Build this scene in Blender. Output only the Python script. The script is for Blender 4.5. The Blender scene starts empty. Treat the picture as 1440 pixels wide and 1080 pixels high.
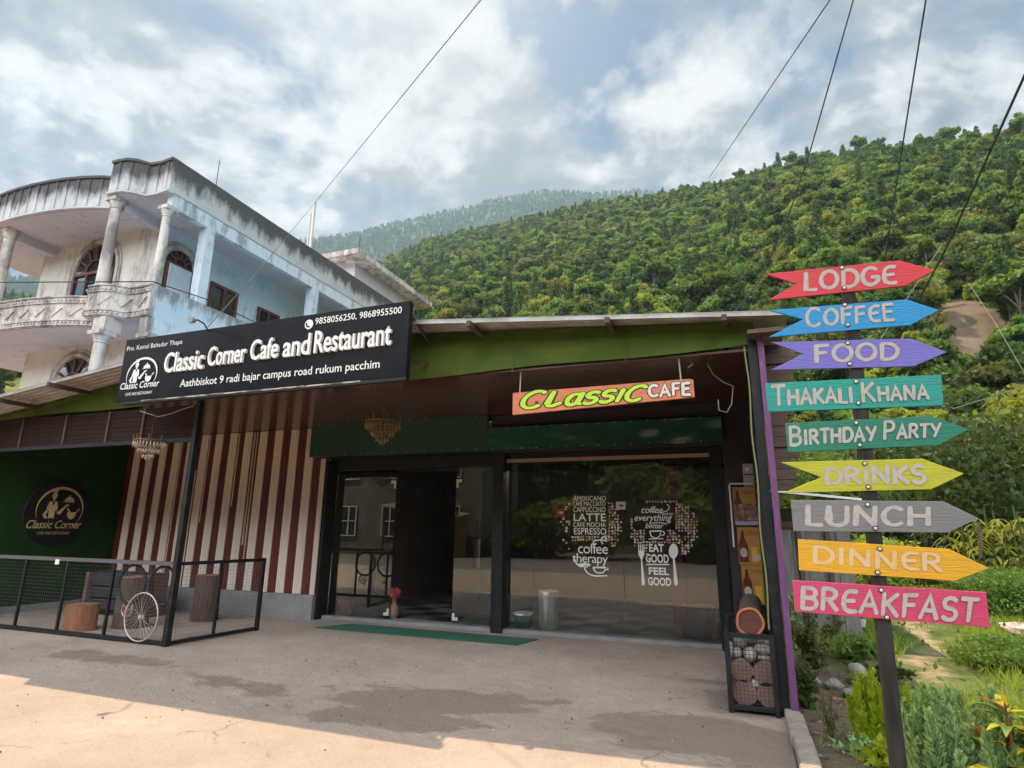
import bpy, bmesh, math, random
import numpy as np
from mathutils import Vector, Matrix
random.seed(7); RNG = np.random.default_rng(7)
SC = bpy.context.scene; COL = SC.collection
R = math.radians; PI = math.pi

# ------------------------------------------------------------------ camera
W0, H0, FPX = 1440, 1080, 821.77
CAM = np.array([0, 0, 1.55])
RT = np.array([0, 0, 0.]); YAW, PIT, ROL = R(-20.7031), R(13.9), R(0.67559)
FW = np.array([math.sin(YAW)*math.cos(PIT), math.cos(YAW)*math.cos(PIT), math.sin(PIT)])
rt0 = np.array([math.cos(YAW), -math.sin(YAW), 0]); up0 = np.cross(rt0, FW)
RT = math.cos(ROL)*rt0 + math.sin(ROL)*up0; UP = -math.sin(ROL)*rt0 + math.cos(ROL)*up0
cd = bpy.data.cameras.new('camera'); cam = bpy.data.objects.new('camera', cd); COL.objects.link(cam)
cd.sensor_width = 36; cd.lens = FPX/W0*36; cd.clip_start = .05; cd.clip_end = 6000
cam.matrix_world = Matrix(((RT[0], UP[0], -FW[0], CAM[0]), (RT[1], UP[1], -FW[1], CAM[1]), (RT[2], UP[2], -FW[2], CAM[2]), (0, 0, 0, 1)))
SC.camera = cam
def ray(x, y): return FW + (x-W0/2)/FPX*RT - (y-H0/2)/FPX*UP
def aY(x, y, Y): d = ray(x, y); return CAM + d*(Y/d[1])
def aX(x, y, X): d = ray(x, y); return CAM + d*(X/d[0])
def aZ(x, y, Z=0.): d = ray(x, y); return CAM + d*((Z-CAM[2])/d[2])

# ------------------------------------------------------------------ light, sky, exposure
SUN = Vector((-.30, .31, 1.)).normalized()
SEL = math.asin(SUN.z); SAZ = math.atan2(SUN.x, SUN.y)
sd = bpy.data.lights.new('sun', 'SUN'); sd.energy = 2.5; sd.angle = R(.5); sd.color = (1, .82, .60)
so = bpy.data.objects.new('sun', sd); COL.objects.link(so)
so.rotation_euler = (-SUN).to_track_quat('-Z', 'Y').to_euler()
SC.view_settings.view_transform = 'Standard'; SC.view_settings.look = 'None'
SC.view_settings.exposure = 1.54; SC.view_settings.gamma = 1; SC.view_settings.use_curve_mapping = False
wd = bpy.data.worlds.new('World'); SC.world = wd; wd.use_nodes = True
nt = wd.node_tree; nt.nodes.clear()
def N(nt, t, **k):
    n = nt.nodes.new(t)
    for a, v in k.items():
        if a in n.inputs: n.inputs[a].default_value = v
        else: setattr(n, a, v)
    return n
def math_n(nt, op, a, b=None, clamp=False):
    n = nt.nodes.new('ShaderNodeMath'); n.operation = op; n.use_clamp = clamp
    for i, v in enumerate((a, b)):
        if v is None: continue
        if isinstance(v, (int, float)): n.inputs[i].default_value = v
        else: nt.links.new(v, n.inputs[i])
    return n.outputs[0]
def ramp(nt, fac, stops, interp='LINEAR'):
    n = nt.nodes.new('ShaderNodeValToRGB'); cr = n.color_ramp; cr.interpolation = interp
    while len(cr.elements) < len(stops): cr.elements.new(.5)
    for e, (p, c) in zip(cr.elements, stops):
        e.position = p; e.color = (c, c, c, 1) if isinstance(c, (int, float)) else (*c, 1)
    nt.links.new(fac, n.inputs[0]); return n.outputs[0]
def mixc(nt, fac, a, b, mode='MIX'):
    n = nt.nodes.new('ShaderNodeMix'); n.data_type = 'RGBA'; n.blend_type = mode
    for sck, v in ((n.inputs[0], fac), (n.inputs[6], a), (n.inputs[7], b)):
        if isinstance(v, (int, float)): sck.default_value = v
        elif isinstance(v, tuple): sck.default_value = (*v[:3], 1)
        else: nt.links.new(v, sck)
    return n.outputs[2]
sky = N(nt, 'ShaderNodeTexSky'); sky.sky_type = 'NISHITA'; sky.sun_disc = False
sky.sun_elevation = SEL; sky.sun_rotation = SAZ; sky.air_density = 1.2; sky.dust_density = 1.5
tc = N(nt, 'ShaderNodeTexCoord'); L = nt.links
sx = N(nt, 'ShaderNodeSeparateXYZ'); L.new(tc.outputs['Generated'], sx.inputs[0])
dz = math_n(nt, 'ADD', math_n(nt, 'MAXIMUM', sx.outputs[2], 0.), .28)
cx = N(nt, 'ShaderNodeCombineXYZ')
L.new(math_n(nt, 'DIVIDE', sx.outputs[0], dz), cx.inputs[0]); L.new(math_n(nt, 'DIVIDE', sx.outputs[1], dz), cx.inputs[1])
def cloudnoise(scale, detail, rough, off, dist=.3):
    mp = N(nt, 'ShaderNodeMapping'); mp.inputs[1].default_value = off
    L.new(cx.outputs[0], mp.inputs[0])
    n = N(nt, 'ShaderNodeTexNoise'); n.inputs['Scale'].default_value = scale; n.inputs['Detail'].default_value = detail
    n.inputs['Roughness'].default_value = rough; n.inputs['Distortion'].default_value = dist
    L.new(mp.outputs[0], n.inputs['Vector']); return n.outputs[0]
CLOUD_OFF = (3.1, 1.7, 0)
n1 = cloudnoise(2.6, 12, .58, CLOUD_OFF, .25); n2 = cloudnoise(3.6, 12, .60, (8.2, 4.4, 0), .3); n3 = cloudnoise(11., 8, .62, (1, 2, 3))
def glow(v, p, a):      # broad bright / clear region of the sky round a direction
    d = N(nt, 'ShaderNodeVectorMath'); d.operation = 'DOT_PRODUCT'; L.new(tc.outputs['Generated'], d.inputs[0]); d.inputs[1].default_value = v
    return math_n(nt, 'MULTIPLY', math_n(nt, 'POWER', math_n(nt, 'MAXIMUM', d.outputs['Value'], 0.), p), a)
def dirn(x, y): v = ray(x, y); return tuple(v/np.linalg.norm(v))
cov = math_n(nt, 'SUBTRACT', math_n(nt, 'ADD', n1, math_n(nt, 'MULTIPLY', math_n(nt, 'SUBTRACT', n3, .5), .22)), glow(dirn(780, 70), 160, .20))
cov = math_n(nt, 'SUBTRACT', cov, glow(dirn(820, 190), 700, .10))
cov = math_n(nt, 'ADD', cov, glow(dirn(80, 90), 20, .12))
cov = math_n(nt, 'ADD', cov, glow(dirn(1150, 120), 60, .06))
cov = math_n(nt, 'ADD', cov, glow(dirn(600, 150), 90, .12))
cov = math_n(nt, 'ADD', cov, glow(dirn(1330, 60), 40, .10))
mask = ramp(nt, cov, [(.41, 0.), (.45, .5), (.52, 1.)], 'LINEAR')
sg = glow(tuple(SUN), 5, 1.)
# clouds: bright where thin and near the sun, grey where thick
n1b = cloudnoise(2.6, 12, .58, (CLOUD_OFF[0]+.012, CLOUD_OFF[1]-.055, 0), .25)      # sun-side edges of each cloud are the bright ones
thick = ramp(nt, math_n(nt, 'SUBTRACT', math_n(nt, 'ADD', math_n(nt, 'MULTIPLY', n2, .65), math_n(nt, 'MULTIPLY', n3, .35)), math_n(nt, 'MULTIPLY', math_n(nt, 'SUBTRACT', n1, n1b), 1.1)), [(.38, (5.4, 5.2, 5.0)), (.46, (3.9, 3.8, 3.7)), (.53, (2.0, 2.06, 2.14)), (.64, (.85, 1.0, 1.18))])
ccol = mixc(nt, math_n(nt, 'MULTIPLY', sg, .55, True), thick, (4.8, 4.6, 4.3))
skyb = mixc(nt, .85, sky.outputs[0], (.40, .80, 1.42))
fin = mixc(nt, mask, skyb, ccol)
fin = mixc(nt, math_n(nt, 'MULTIPLY', glow(dirn(590, -40), 40, .4), 1., True), fin, (5.8, 5.6, 5.3))       # thin cloud lit from behind below the sun
# sky away from the sun, boosted many times over as added facade fill
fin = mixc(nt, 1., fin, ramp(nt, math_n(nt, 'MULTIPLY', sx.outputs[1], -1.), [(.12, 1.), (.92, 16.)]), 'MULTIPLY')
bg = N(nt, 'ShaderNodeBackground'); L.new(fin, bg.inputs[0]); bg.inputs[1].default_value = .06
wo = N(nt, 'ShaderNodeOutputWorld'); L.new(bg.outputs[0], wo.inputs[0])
cy = SC.cycles; cy.use_denoising = True; cy.max_bounces = 7; cy.transparent_max_bounces = 16; cy.volume_bounces = 0
cy.sample_clamp_indirect = 4; cy.caustics_reflective = False; cy.caustics_refractive = False
cy.volume_step_rate = 10

# ------------------------------------------------------------------ materials
MATS = {}
def lin(r, g, b):
    f = lambda c: (c/255/12.92) if c/255 <= .04045 else ((c/255+.055)/1.055)**2.4
    return (f(r), f(g), f(b))
def mat(name, col, rough=.7, col2=None, scale=6., detail=6., lo=.35, hi=.65, bump=0., bscale=None, metal=0., spec=.5, stretch=None, trans=0., alpha=None, emit=None, coat=0.):
    if name in MATS: return MATS[name]
    m = bpy.data.materials.new(name); m.use_nodes = True; nt = m.node_tree; b = nt.nodes['Principled BSDF']
    b.inputs['Base Color'].default_value = (*col, 1); b.inputs['Roughness'].default_value = rough
    b.inputs['Metallic'].default_value = metal; b.inputs['Specular IOR Level'].default_value = spec
    if coat: b.inputs['Coat Weight'].default_value = coat; b.inputs['Coat Roughness'].default_value = .05
    vec = None
    if col2 is not None or bump:
        t = N(nt, 'ShaderNodeTexCoord'); mp = N(nt, 'ShaderNodeMapping'); nt.links.new(t.outputs['Object'], mp.inputs[0])
        if stretch: mp.inputs[3].default_value = stretch
        vec = mp.outputs[0]
    if col2 is not None:
        n = N(nt, 'ShaderNodeTexNoise'); n.inputs['Scale'].default_value = scale; n.inputs['Detail'].default_value = detail; n.inputs['Roughness'].default_value = .62
        nt.links.new(vec, n.inputs['Vector'])
        f = ramp(nt, n.outputs[0], [(lo, 0.), (hi, 1.)])
        nt.links.new(mixc(nt, f, col, col2), b.inputs['Base Color'])
    if bump:
        n = N(nt, 'ShaderNodeTexNoise'); n.inputs['Scale'].default_value = bscale or scale*4; n.inputs['Detail'].default_value = 5
        nt.links.new(vec, n.inputs['Vector'])
        bp = N(nt, 'ShaderNodeBump'); bp.inputs['Strength'].default_value = bump; bp.inputs['Distance'].default_value = .02
        nt.links.new(n.outputs[0], bp.inputs['Height']); nt.links.new(bp.outputs[0], b.inputs['Normal'])
    if trans:
        tr = N(nt, 'ShaderNodeBsdfTranslucent'); ms = N(nt, 'ShaderNodeMixShader'); ms.inputs[0].default_value = trans
        src = b.inputs['Base Color'].links
        if src:
            lk = mixc(nt, 1., src[0].from_socket, (1.25, 1.2, .6), 'MULTIPLY'); nt.links.new(lk, tr.inputs[0])
        else: tr.inputs[0].default_value = (*col, 1)
        nt.links.new(b.outputs[0], ms.inputs[1]); nt.links.new(tr.outputs[0], ms.inputs[2])
        nt.links.new(ms.outputs[0], nt.nodes['Material Output'].inputs[0])
    if emit:
        b.inputs['Emission Color'].default_value = (*emit[0], 1); b.inputs['Emission Strength'].default_value = emit[1]
    MATS[name] = m; return m
def leafmat(name, a, b_, c=None, trans=.4, rough=.6):
    if name in MATS: return MATS[name]
    m = mat(name, a, rough, b_, scale=.9, detail=3, lo=.3, hi=.7, trans=trans, spec=.25)
    nt = m.node_tree; b = nt.nodes['Principled BSDF']
    oi = N(nt, 'ShaderNodeObjectInfo'); hs = N(nt, 'ShaderNodeHueSaturation')
    l = b.inputs['Base Color'].links[0].from_socket
    geo = N(nt, 'ShaderNodeNewGeometry')
    rnd = math_n(nt, 'ADD', math_n(nt, 'MULTIPLY', oi.outputs['Random'], .6), math_n(nt, 'MULTIPLY', geo.outputs['Random Per Island'], .4))
    nt.links.new(math_n(nt, 'ADD', math_n(nt, 'MULTIPLY', rnd, .06), .465), hs.inputs['Hue'])
    nt.links.new(math_n(nt, 'ADD', math_n(nt, 'MULTIPLY', rnd, .8), .6), hs.inputs['Value'])
    hs.inputs['Saturation'].default_value = 1.0
    nt.links.new(l, hs.inputs['Color'])
    for lk in list(nt.links):
        if lk.from_socket == l and lk.to_node != hs: nt.links.new(hs.outputs[0], lk.to_socket)
    return m
def glassmat():
    m = bpy.data.materials.new('window_glass'); m.use_nodes = True; nt = m.node_tree; nt.nodes.clear()
    fr = N(nt, 'ShaderNodeFresnel'); fr.inputs[0].default_value = 1.62
    tr = N(nt, 'ShaderNodeBsdfTransparent'); tr.inputs[0].default_value = (.80, .82, .80, 1)
    gl = N(nt, 'ShaderNodeBsdfGlossy'); gl.inputs['Roughness'].default_value = .0; gl.inputs[0].default_value = (1, 1, 1, 1)
    ms = N(nt, 'ShaderNodeMixShader'); o = N(nt, 'ShaderNodeOutputMaterial')
    nt.links.new(math_n(nt, 'ADD', math_n(nt, 'MULTIPLY', fr.outputs[0], 1.35), .0, True), ms.inputs[0])
    nt.links.new(tr.outputs[0], ms.inputs[1]); nt.links.new(gl.outputs[0], ms.inputs[2]); nt.links.new(ms.outputs[0], o.inputs[0])
    return m
GLASS = glassmat()

# ------------------------------------------------------------------ mesh helpers
class MB:
    def __init__(s): s.v = []; s.f = []; s.mi = []; s.cur = 0
    def add(s, vs, fs):
        o = len(s.v); s.v += [tuple(map(float, p)) for p in vs]; s.f += [tuple(i+o for i in f) for f in fs]; s.mi += [s.cur]*len(fs); return s
    def mat(s, i): s.cur = i; return s
    def box(s, x0, x1, y0, y1, z0, z1):
        return s.add([(x0, y0, z0), (x1, y0, z0), (x1, y1, z0), (x0, y1, z0), (x0, y0, z1), (x1, y0, z1), (x1, y1, z1), (x0, y1, z1)],
                     [(0, 3, 2, 1), (4, 5, 6, 7), (0, 1, 5, 4), (1, 2, 6, 5), (2, 3, 7, 6), (3, 0, 4, 7)])
    def bar(s, a, b, w, h=None, up=(0, 0, 1)):      # rectangular bar from a to b
        h = h or w; a, b = Vector(a), Vector(b); d = (b-a).normalized(); u = Vector(up)
        if abs(d.dot(u)) > .95: u = Vector((0, 1, 0))
        r = d.cross(u).normalized()*w/2; u = r.cross(d).normalized()*h/2
        vs = [p+i*r+j*u for p in (a, b) for i, j in ((-1, -1), (1, -1), (1, 1), (-1, 1))]
        return s.add(vs, [(0, 1, 2, 3), (7, 6, 5, 4), (0, 4, 5, 1), (1, 5, 6, 2), (2, 6, 7, 3), (3, 7, 4, 0)])
    def tube(s, pts, r, n=6, closed=False, cap=True):
        pts = [Vector(p) for p in pts]; rs = r if isinstance(r, (list, tuple)) else [r]*len(pts)
        vs = []; K = len(pts); prev = None
        for i, p in enumerate(pts):
            d = (pts[(i+1) % K]-pts[i-1]) if closed else (pts[min(i+1, K-1)]-pts[max(i-1, 0)])
            d.normalize()
            if prev is None:
                u = Vector((0, 0, 1)) if abs(d.z) < .9 else Vector((1, 0, 0)); x = d.cross(u).normalized()
            else: x = (prev-d*prev.dot(d)).normalized()
            prev = x; y = d.cross(x)
            for k in range(n):
                a = 2*PI*k/n; vs.append(p+(x*math.cos(a)+y*math.sin(a))*rs[i])
        fs = []
        for i in range(K if closed else K-1):
            for k in range(n):
                j = (i+1) % K; fs.append((i*n+k, i*n+(k+1) % n, j*n+(k+1) % n, j*n+k))
        if cap and not closed: fs.append(tuple(range(n))[::-1]); fs.append(tuple((K-1)*n+k for k in range(n)))
        return s.add(vs, fs)
    def lathe(s, prof, c=(0, 0, 0), n=16, ax='z'):
        vs = []
        for r, z in prof:
            for k in range(n):
                a = 2*PI*k/n; p = (r*math.cos(a), r*math.sin(a), z)
                if ax == 'y': p = (p[0], p[2], p[1])
                if ax == 'x': p = (p[2], p[0], p[1])
                vs.append((p[0]+c[0], p[1]+c[1], p[2]+c[2]))
        fs = [(i*n+k, i*n+(k+1) % n, (i+1)*n+(k+1) % n, (i+1)*n+k) for i in range(len(prof)-1) for k in range(n)]
        fs.append(tuple(range(n))[::-1]); fs.append(tuple((len(prof)-1)*n+k for k in range(n)))
        return s.add(vs, fs)
    def poly(s, pts, off):       # extruded polygon: pts 3-D list, off vector
        n = len(pts); o = np.array(off, float); A = [np.array(p, float) for p in pts]
        return s.add(A+[p+o for p in A], [tuple(range(n)), tuple(range(2*n-1, n-1, -1))]+[(i, i+n, (i+1) % n+n, (i+1) % n) for i in range(n)])
    def blob(s, c, r, seed=0, rough=.12, n=10, m=7):
        rg = random.Random(seed); ph = [rg.uniform(0, 6.28) for _ in range(6)]; vs = []
        for i in range(m+1):
            t = PI*i/m
            for k in range(n):
                a = 2*PI*k/n; q = 1+rough*(math.sin(3*a+ph[0])*math.sin(t)+.7*math.sin(2*a+ph[1]+3*t)+.5*math.cos(4*t+ph[2])*math.sin(t))
                vs.append((c[0]+r[0]*q*math.sin(t)*math.cos(a), c[1]+r[1]*q*math.sin(t)*math.sin(a), c[2]+r[2]*q*math.cos(t)))
        return s.add(vs, [(i*n+k, (i+1)*n+k, (i+1)*n+(k+1) % n, i*n+(k+1) % n) for i in range(m) for k in range(n)])
    def build(s, name, mats, parent=None, smooth=False, loc=None, bevel=0., fix=True):
        me = bpy.data.meshes.new(name); me.from_pydata(s.v, [], s.f)
        ms = mats if isinstance(mats, (list, tuple)) else [mats]
        for m in ms: me.materials.append(m)
        if len(ms) > 1: me.polygons.foreach_set('material_index', s.mi)
        if fix:
            b = bmesh.new(); b.from_mesh(me); bmesh.ops.recalc_face_normals(b, faces=b.faces); b.to_mesh(me); b.free()
        if smooth: me.polygons.foreach_set('use_smooth', [True]*len(me.polygons))
        o = bpy.data.objects.new(name, me); COL.objects.link(o)
        if parent: o.parent = parent; o.matrix_parent_inverse = Matrix.Translation(-parent.location) if parent.type == 'EMPTY' else Matrix()
        if bevel:
            md = o.modifiers.new('b', 'BEVEL'); md.width = bevel; md.segments = 2; md.limit_method = 'ANGLE'
        if smooth == 'auto':
            me.polygons.foreach_set('use_smooth', [True]*len(me.polygons)); md = o.modifiers.new('e', 'EDGE_SPLIT'); md.split_angle = R(40)
        return o
def tag(o, label=None, cat=None, group=None, kind=None):
    if label: o['label'] = label
    if cat: o['category'] = cat
    if group: o['group'] = group
    if kind: o['kind'] = kind
    return o
def thing(name, label, cat, loc=(0, 0, 0), group=None):
    o = bpy.data.objects.new(name, None); COL.objects.link(o); o.location = loc; o.empty_display_size = .2
    return tag(o, label, cat, group)
def struct(o): o['kind'] = 'structure'; return o
def dup(root, loc, rz=0., label=None, sc=1., group=None):
    r = root.copy(); COL.objects.link(r); r.location = loc; r.rotation_euler = (0, 0, rz); r.scale = (sc,)*3 if isinstance(sc, (int, float)) else sc
    if label: r['label'] = label
    if group: r['group'] = group
    for ch in list(root.children):
        c = ch.copy(); COL.objects.link(c); c.parent = r
        for g in list(ch.children):
            d = g.copy(); COL.objects.link(d); d.parent = c
    return r

# ------------------------------------------------------------------ lettering
def text_geo(s, bold=0., ext=0., shear=0., space=1., res=3):
    cu = bpy.data.curves.new('t', 'FONT'); cu.body = s; cu.offset = bold; cu.extrude = ext; cu.shear = shear; cu.space_character = space; cu.resolution_u = res
    if ext: cu.bevel_depth = 0
    o = bpy.data.objects.new('t', cu); COL.objects.link(o); dg = bpy.context.evaluated_depsgraph_get()
    me = bpy.data.meshes.new_from_object(o.evaluated_get(dg))
    V = np.array([v.co[:] for v in me.vertices]); F = [tuple(p.vertices) for p in me.polygons]
    bpy.data.objects.remove(o); bpy.data.curves.remove(cu); bpy.data.meshes.remove(me)
    V[:, :2] -= V[:, :2].min(0); V[:, :2] /= V[:, :2].max(0)
    return V, F
def put_text(mb, s, P0, U, Vv, Nn, **k):      # P0 lower-left, U width vector, Vv height vector, Nn outward unit * lift
    V, F = text_geo(s, **k); P0, U, Vv, Nn = (np.array(a, float) for a in (P0, U, Vv, Nn))
    z = V[:, 2:3]; zs = (z-z.min())/(np.ptp(z) or 1) if k.get('ext') else np.ones_like(z)
    mb.add(P0+V[:, :1]*U+V[:, 1:2]*Vv+zs*Nn, F)
def text_on_Y(mb, s, x0, x1, z0, z1, Y, **k):
    put_text(mb, s, (x0, Y, z0), (x1-x0, 0, 0), (0, 0, z1-z0), (0, -.004, 0) if not k.get('lift') else (0, -k.pop('lift'), 0), **k)
def arc(cx, cy, rx, ry, a0, a1, n=10): return [(cx+rx*math.cos(R(a0+(a1-a0)*i/n)), cy+ry*math.sin(R(a0+(a1-a0)*i/n))) for i in range(n+1)]
GL = {  # painted brush letters: (advance, strokes)
 'A': (.78, [[(0, 0), (.36, 1), (.72, 0)], [(.16, .36), (.58, .36)]]),
 'B': (.72, [[(.05, 0), (.05, 1)], [(.05, 1)]+arc(.34, .76, .26, .24, 90, -90)+[(.05, .52)], [(.05, .52)]+arc(.36, .26, .30, .26, 90, -90)+[(.05, 0)]]),
 'C': (.74, [arc(.40, .5, .38, .5, 48, 312, 14)]),
 'D': (.80, [[(.06, 0), (.06, 1)], [(.06, 1)]+arc(.30, .5, .44, .5, 90, -90, 12)+[(.06, 0)]]),
 'E': (.66, [[(.60, .97), (.34, .99), (.15, .88), (.07, .66), (.06, .36), (.14, .13), (.33, .02), (.62, .04)], [(.08, .51), (.52, .54)]]),
 'e': (.64, [[(.06, 0), (.06, 1)], [(.06, 1), (.58, 1)], [(.06, .53), (.50, .53)], [(.06, 0), (.60, 0)]]),
 'F': (.64, [[(.08, 0), (.08, 1)], [(.08, .97), (.58, 1)], [(.08, .52), (.50, .55)]]),
 'G': (.80, [arc(.40, .5, .39, .5, 50, 330, 14)+[(.74, .42)], [(.46, .44), (.76, .44)]]),
 'H': (.80, [[(.06, 0), (.06, 1)], [(.70, 0), (.70, 1)], [(.06, .52), (.70, .52)]]),
 'I': (.28, [[(.12, 0), (.12, 1)]]),
 'K': (.74, [[(.06, 0), (.06, 1)], [(.64, 1), (.10, .48)], [(.22, .56), (.68, 0)]]),
 'L': (.60, [[(.08, 1), (.08, .03), (.56, 0)]]),
 'l': (.62, [[(.08, 1), (.06, .2)]+arc(.26, .2, .2, .18, 180, 290, 6)+[(.58, .2)]]),
 'N': (.86, [[(.06, 0), (.08, 1)], [(.08, 1), (.70, 0)], [(.70, 0), (.74, 1)]]),
 'O': (.88, [arc(.42, .5, .39, .5, 90, 450, 18)]),
 'P': (.68, [[(.06, 0), (.06, 1)], [(.06, 1)]+arc(.32, .73, .28, .27, 90, -90)+[(.06, .46)]]),
 'R': (.74, [[(.06, 0), (.06, 1)], [(.06, 1)]+arc(.32, .75, .28, .25, 90, -90)+[(.06, .5)], [(.28, .5), (.68, 0)]]),
 'S': (.68, [arc(.34, .75, .28, .25, 35, 250, 8)+arc(.32, .26, .30, .26, 80, -150, 9)]),
 'T': (.70, [[(0, .98), (.68, 1)], [(.34, 0), (.34, 1)]]),
 'U': (.80, [[(.06, 1), (.06, .3)]+arc(.38, .3, .32, .3, 180, 360, 9)+[(.70, 1)]]),
 'Y': (.74, [[(0, 1), (.36, .48)], [(.72, 1), (.30, 0)]]),
 'a': (.70, [arc(.32, .45, .28, .42, 20, 380, 14), [(.60, .9), (.56, .2), (.74, .04)]]),
 's': (.62, [[(.02, .1)]+arc(.30, .28, .26, .26, 200, 420, 8)+arc(.30, .74, .22, .24, 250, 20, 8)]),
 ' ': (.34, []),
}
def ribbon(mb, pts, w, fn, lift, rnd=None):
    """flat brush stroke with rounded ends; fn maps (u,v,lift) to 3-D, w in the same units as pts"""
    P = [Vector((p[0], p[1])) for p in pts]; K = len(P); Ls, Rs = [], []
    for i in range(K):
        d = (P[min(i+1, K-1)]-P[max(i-1, 0)]).normalized(); n = Vector((-d.y, d.x)); ww = w*(1+(rnd.uniform(-.13, .13) if rnd else 0))/2
        if 0 < i < K-1:
            a = (P[i]-P[i-1]).normalized(); b = (P[i+1]-P[i]).normalized(); c = max(.55, math.sqrt(max(0, (1+a.dot(b))/2))); ww /= c
        Ls.append(P[i]+n*ww); Rs.append(P[i]-n*ww)
    def cap(c, d, l, r):
        return [c-d*(w*.36)*math.sin(t)+(l-c)*math.cos(t) for t in (PI*.25, PI*.5, PI*.75)]
    d0 = (P[1]-P[0]).normalized(); d1 = (P[-2]-P[-1]).normalized()
    c0 = cap(P[0], d0, Rs[0], Ls[0]); c1 = cap(P[-1], d1, Ls[-1], Rs[-1])
    dl = [lift+.00028*i/(K-1) for i in range(K)]
    vs = [fn(p.x, p.y, l) for p, l in zip(Ls, dl)]+[fn(p.x, p.y, l) for p, l in zip(Rs, dl)]
    fs = [(i, K+i, K+i+1, i+1) for i in range(K-1)]
    o = len(vs); vs += [fn(p.x, p.y, lift) for p in c0]+[fn(p.x, p.y, dl[-1]) for p in c1]
    fs += [(K, o, o+1, o+2, 0), (K-1, o+3, o+4, o+5, 2*K-1)]
    mb.add(vs, fs)
def brush(mb, s, fn, w=.16, lift=.0015, slant=0., jit=.02, seed=0, sizes=None, edge=None):
    """letters laid in a unit box: u along, v up; fn gets u,v in 0..1"""
    rg = random.Random(seed); x = 0; out = []
    for i, ch in enumerate(s):
        adv, st = GL[ch]; k = sizes[i] if sizes else 1.
        out.append((x, k, st)); x += (adv+.16)*k
    tot = x-.16*(sizes[-1] if sizes else 1); li = lift
    for x0, k, st in out:
        jy = rg.uniform(-jit, jit)
        for q in st:
            pts = [((x0+(p[0]+slant*p[1])*k), (p[1]*k+jy)) for p in q]
            ribbon(mb, pts, w, lambda u, v, l: fn(u/tot, v, l), li, rg); li += .0003
    return tot
# foliage
def leaf_mesh(name, P, size, mats, rs, up=.0, aspect=1.7, extra=None, fold=False, dirs=None):
    """many separate leaf-sized faces at points P"""
    P = np.asarray(P, float); n = len(P); rg = np.random.default_rng(rs)
    a = rg.normal(size=(n, 3)) if dirs is None else np.asarray(dirs, float)+rg.normal(size=(n, 3))*.25
    a[:, 2] += up; a /= np.linalg.norm(a, axis=1)[:, None]
    b = np.cross(a, rg.normal(size=(n, 3))); b /= np.linalg.norm(b, axis=1)[:, None]
    s = (size*(.6+.8*rg.random(n)))[:, None] if np.isscalar(size) else np.asarray(size)[:, None]
    V = np.stack([P-a*s*.5*aspect, P+b*s*.42-a*s*.05, P+a*s*.5*aspect, P-b*s*.42-a*s*.05], 1).reshape(-1, 3)
    F = np.arange(4*n).reshape(n, 4)
    me = bpy.data.meshes.new(name)
    me.vertices.add(4*n); me.vertices.foreach_set('co', V.ravel())
    me.loops.add(4*n); me.loops.foreach_set('vertex_index', F.ravel().astype(np.int32))
    me.polygons.add(n); me.polygons.foreach_set('loop_start', (np.arange(n)*4).astype(np.int32))
    me.update(calc_edges=True)
    for m in (mats if isinstance(mats, (list, tuple)) else [mats]): me.materials.append(m)
    return me
def crown_pts(blobs, n, rg, hollow=.55):
    out = []; vol = np.array([b[3]*b[4]*b[5] for b in blobs])**.75; cnt = (n*vol/vol.sum()).astype(int)+1
    for (x, y, z, a, b, c), k in zip(blobs, cnt):
        d = rg.normal(size=(k, 3)); d /= np.linalg.norm(d, axis=1)[:, None]
        r = (hollow+(1-hollow)*rg.random(k)**.6)[:, None]*(1+.12*np.sin(5*d[:, :1]+x*9)+.1*np.sin(7*d[:, 1:2]+y*5))
        out.append(np.array([x, y, z])+d*r*np.array([a, b, c]))
    return np.concatenate(out)
def mesh_child(me, name, parent):
    o = bpy.data.objects.new(name, me); COL.objects.link(o)
    if parent: o.parent = parent
    return o

# ================================================================== SETTING: ground, hills
HILL = [(-85, .25, 420), (-75, .27, 430), (-62, .29, 450), (-45, .40, 460), (-38, .42, 450), (-35.6, .44, 440), (-30, .508, 420), (-25, .535, 400), (-18, .568, 370), (-12, .585, 330), (-7, .588, 300), (0, .588, 255), (8, .594, 225), (13, .578, 205), (18, .553, 190), (24, .52, 180), (40, .42, 165), (62, .24, 150)]
FARM = [(-90, .22), (-75, .27), (-62.7, .325), (-45, .465), (-38.9, .505), (-30, .565), (-24, .605), (-18, .627), (-12, .622), (-7, .615), (0, .57), (12, .40), (25, .2)]
def tab(T, az, k=1): return float(np.interp(az, [t[0] for t in T], [t[k] for t in T]))
def hash_noise(x, y):
    return (math.sin(x*1.3+y*.7)+.6*math.sin(x*2.9-y*1.9+1.7)+.4*math.sin(x*5.3+y*4.1+.4)+.25*math.sin(x*9.7-y*8.3))/2.25
def hill_base(az): return 26+10*max(0, min(1, (8-az)/12))
def hill_pt(az, v):
    tr, dr = tab(HILL, az), tab(HILL, az, 2); d0 = hill_base(az); d = d0+(dr-d0)*v
    x, y = d*math.sin(R(az)), d*math.cos(R(az))
    zr = tr*dr+1.5
    z = zr*(v**1.06 if v <= 1 else 1-(v-1)*1.6) if v > 0 else 0
    z += min(1, v*6)*(1-min(1, max(0, v-.6)*2))*(1.6*hash_noise(x/17, y/17)+.7*hash_noise(x/5, y/6))
    z += .9*math.sin(z/2.2)*min(1, v*5)*(1 if az > 6 else .4)*(1-min(1, v))       # old terraces
    return (x, y, z)
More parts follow.
